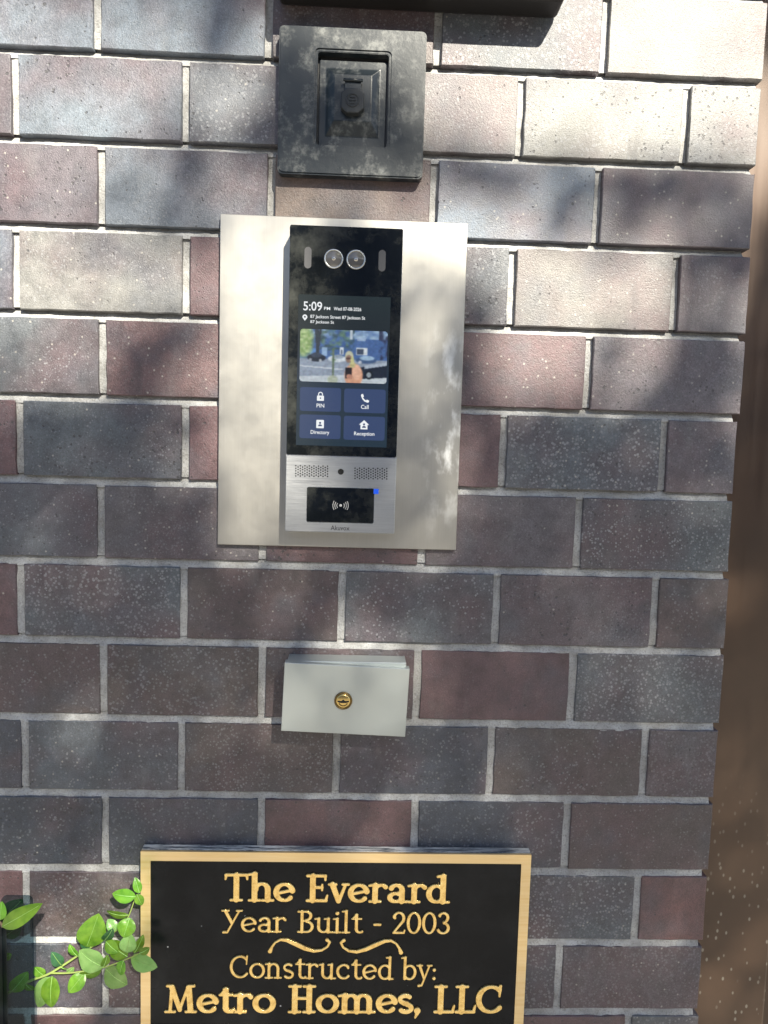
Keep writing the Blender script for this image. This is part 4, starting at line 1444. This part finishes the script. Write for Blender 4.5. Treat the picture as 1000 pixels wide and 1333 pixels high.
LV = [((790, 272), (765, 182), 48, 'g', .3), ((768, 292), (636, 275), 78, 'g', .15), ((775, 278), (806, 340), 52, 'g', -.3), ((728, 395), (602, 372), 72, 'g', -.5),
      ((735, 412), (700, 525), 104, 'g', .1), ((490, 578), (560, 386), 158, 'g', .25), ((588, 690), (448, 595), 140, 'p', .0), ((575, 700), (440, 735), 100, 'g', -.5),
      ((722, 632), (618, 545), 100, 'g', .3), ((718, 610), (738, 498), 95, 'p', .1), ((760, 612), (812, 505), 58, 'g', .5), ((742, 636), (892, 692), 98, 'p', -.2),
      ((598, 700), (722, 790), 128, 'p', .0), ((482, 722), (388, 836), 90, 'g', .3), ((296, 742), (292, 920), 112, 'g', .05), ((288, 748), (212, 915), 112, 'p', .4),
      ((350, 682), (292, 604), 62, 'd', .6), ((585, 690), (608, 620), 50, 'g', .6), ((345, 690), (392, 700), 26, 'g', .3),
      ((600, 545), (672, 610), 70, 'g', -.4), ((655, 485), (610, 420), 58, 'p', .5), ((590, 540), (640, 470), 62, 'd', .4), ((440, 628), (395, 560), 66, 'g', -.3), ((700, 655), (680, 735), 66, 'g', .4),
      ((790, 612), (848, 580), 54, 'g', .2), ((520, 580), (455, 520), 66, 'd', .2), ((250, 738), (195, 690), 60, 'g', .3), ((380, 722), (420, 690), 44, 'p', .4)]
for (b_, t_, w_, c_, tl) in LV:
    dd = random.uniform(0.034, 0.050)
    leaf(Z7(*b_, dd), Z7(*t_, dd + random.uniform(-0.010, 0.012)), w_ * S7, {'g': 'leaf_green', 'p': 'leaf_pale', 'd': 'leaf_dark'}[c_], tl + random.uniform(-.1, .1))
# leaves in front of and behind the tinted panel
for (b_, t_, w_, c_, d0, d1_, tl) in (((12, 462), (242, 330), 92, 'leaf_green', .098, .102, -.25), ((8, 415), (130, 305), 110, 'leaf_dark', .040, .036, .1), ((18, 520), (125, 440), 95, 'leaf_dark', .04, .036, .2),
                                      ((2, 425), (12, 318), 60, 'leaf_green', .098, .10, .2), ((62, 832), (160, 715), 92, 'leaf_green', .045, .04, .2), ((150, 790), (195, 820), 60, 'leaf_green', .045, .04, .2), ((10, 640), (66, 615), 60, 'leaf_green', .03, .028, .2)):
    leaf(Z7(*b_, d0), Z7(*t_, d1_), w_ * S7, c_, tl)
for i in range(34):
    f = random.random()
    p = root.lerp(Z7(-200, 985, 0.06), 0.25 + .75 * f)
    a = random.uniform(0, 6.28)
    q = p + Vector((random.uniform(-.06, .03), random.uniform(-.05, .02), random.uniform(-.01, .03)))
    dr = Vector((math.cos(a) - 0.4, random.uniform(-.5, .3), math.sin(a) * .6 + .2)).normalized() * random.uniform(.028, .042)
    e = q + dr
    if e.x > W(-8, 1300, 0.1).x and e.z > W(0, 1345, .1).z:
        continue
    q.y = min(q.y, -0.03); e.y = min(e.y, -0.03)
    leaf(q, e, random.uniform(.018, .028), random.choice(['leaf_green', 'leaf_green', 'leaf_pale', 'leaf_dark']), random.uniform(-.6, .6))

# ------------------------------------------------------------------ smoked panel on a black post, left of the shrub
dq = 0.075
ax1 = (W(41, 1180, dq).x + W(46, 1310, dq).x) / 2
az1 = W(20, 1166, dq).z
post_x = W(6, 1250, dq).x
sp_ = thing('tinted_panel', (post_x - 0.02, -dq, 0.0), 'smoked clear plastic panel on a black post beside the leafy shrub', 'panel')
m = MB()
m.prism(rrect(post_x - 0.002, ax1, 0.40, az1, 0.006, 4), -dq - 0.0015, -dq + 0.0015)
m.build('smoked_pane', 'smoked_acrylic', sp_)
m = MB()
m.box(post_x - 0.045, post_x - 0.0022, -dq - 0.012, -dq + 0.012, 0.0, W(4, 1196, dq).z, 0.002)
m.build('post', 'black_plastic', sp_)

# ================================================================== the street behind the camera (lights, shades and is mirrored)
tc_ = Vector((-0.45, 0, 1.45)) + SUNV * 6.2
tree = thing('street_tree', (tc_.x + 0.25, tc_.y, 0.0), 'street tree with an airy leafy crown at the kerb', 'tree')
TB = base_of(tree)
def unW(p):
    v = RC.transposed() @ (Vector(p) - CAM)
    return 500 + FPX * v.x / v.y, 666.5 - FPX * v.z / v.y
# gaps shaped into the crown to lay sun patches on the wall: (x, y, rx, ry, share of open sky)
SPOTS = [(880, 60, 270, 130, 1.0), (560, 40, 200, 80, 1.0), (650, 150, 120, 55, 1.0), (860, 160, 140, 48, .95), (670, 288, 120, 34, .95), (880, 295, 100, 22, .65), (770, 385, 125, 60, 1.0), (700, 478, 95, 52, .8),
         (820, 462, 60, 38, .75), (470, 255, 110, 24, .85), (120, 130, 210, 80, .95), (100, 20, 230, 55, .9), (100, 250, 200, 50, .85), (90, 362, 175, 72, .95), (60, 475, 115, 52, .85), (240, 470, 60, 40, .5),
         (335, 480, 70, 235, 1.0), (560, 330, 60, 60, .5), (560, 560, 45, 150, .3), (420, 806, 75, 17, .65), (1000, 500, 32, 140, .9), (1030, 120, 60, 160, 1.0), (90, 1220, 110, 85, .7), (450, 1100, 110, 12, .4), (450, 905, 125, 62, .4)]
def openness(x, y):
    o_ = 0.0
    for cx_, cy_, rx, ry, s_ in SPOTS:
        q = ((x - cx_) / rx) ** 2 + ((y - cy_) / ry) ** 2
        if q < 1.9:
            o_ = max(o_, s_ * (1 if q < .8 else max(0, (1.9 - q) / 1.1)))
    return o_
V, F = [], []
cnt = 0
cr = Vector((1.75, 1.55, 1.45))
while cnt < 15000:
    g = Vector((random.uniform(-1, 1), random.uniform(-1, 1), random.uniform(-1, 1)))
    if g.length > 1:
        continue
    p = tc_ + Vector((g.x * cr.x, g.y * cr.y, g.z * cr.z))
    cl = noise.noise(p * 1.3)
    hit = p - SUNV * (p.y / SUNV.y)
    px, py = unW(hit)
    inside = -150 < px < 1150 and -150 < py < 1480
    if inside:
        if random.random() < openness(px, py) ** 0.7:
            cnt += 1
            continue
    elif cl < -0.12:
        continue
    n = Vector((random.gauss(0, 1), random.gauss(0, 1), random.gauss(0.5, 1))).normalized()
    a = n.orthogonal().normalized()
    a = Matrix.Rotation(random.uniform(0, 6.28), 3, n) @ a
    b = n.cross(a)
    L, w = random.uniform(.06, .085), random.uniform(.02, .03)
    st = len(V)
    V += [p - a * L / 2 - TB, p + b * w - n * .006 - TB, p + a * L / 2 - TB, p - b * w - n * .006 - TB]
    F += [(st, st + 1, st + 2), (st, st + 2, st + 3)]
    cnt += 1
me = bpy.data.meshes.new('crown')
me.from_pydata(V, [], F)
link_mesh('crown', me, 'tree_leaf', tree)
m = MB()
tb = TB
m.tube([tb, tb + Vector((0, 0, 1.2)), tb + Vector((.03, 0, 2.6)), tb + Vector((-.05, .05, 3.6)), tb + Vector((-.2, 0, 4.6))], [.12, .10, .085, .06, .03], 12)
for a in range(7):
    an = a * 2.4
    s0 = tb + Vector((0, 0, 2.5 + a * .22))
    m.tube([s0, s0 + Vector((math.cos(an) * .5, math.sin(an) * .45, .45)), s0 + Vector((math.cos(an) * 1.1, math.sin(an) * 1.0, .9))], [.04, .026, .012], 7)
m.build('trunk', 'bark', tree)

bld = thing('blue_house', (0, -17.0, 0.0), 'blue rendered terrace house with white windows across the street', 'house')
m = MB()
m.box(-16, 16, -25, -17.0, -0.1, 7.6)
m.build('wall', 'blue_render', bld)
m = MB()
m.box(-16.2, 16.2, -25, -16.7, 7.6, 7.95)
m.build('cornice', 'white_trim', bld)
for zz in (1.0, 4.4):
    for xx in range(-14, 15, 4):
        m = MB()
        m.frame(xx - .65, xx + .65, zz, zz + 2.0, xx - .55, xx + .55, zz + .1, zz + 1.9, -16.99, -16.88)
        wf = m.build('window', 'white_trim', bld)
        m = MB()
        m.box(xx - .55, xx + .55, -16.985, -16.96, zz + .1, zz + 1.9)
        m.build('pane', 'window_glass', wf)
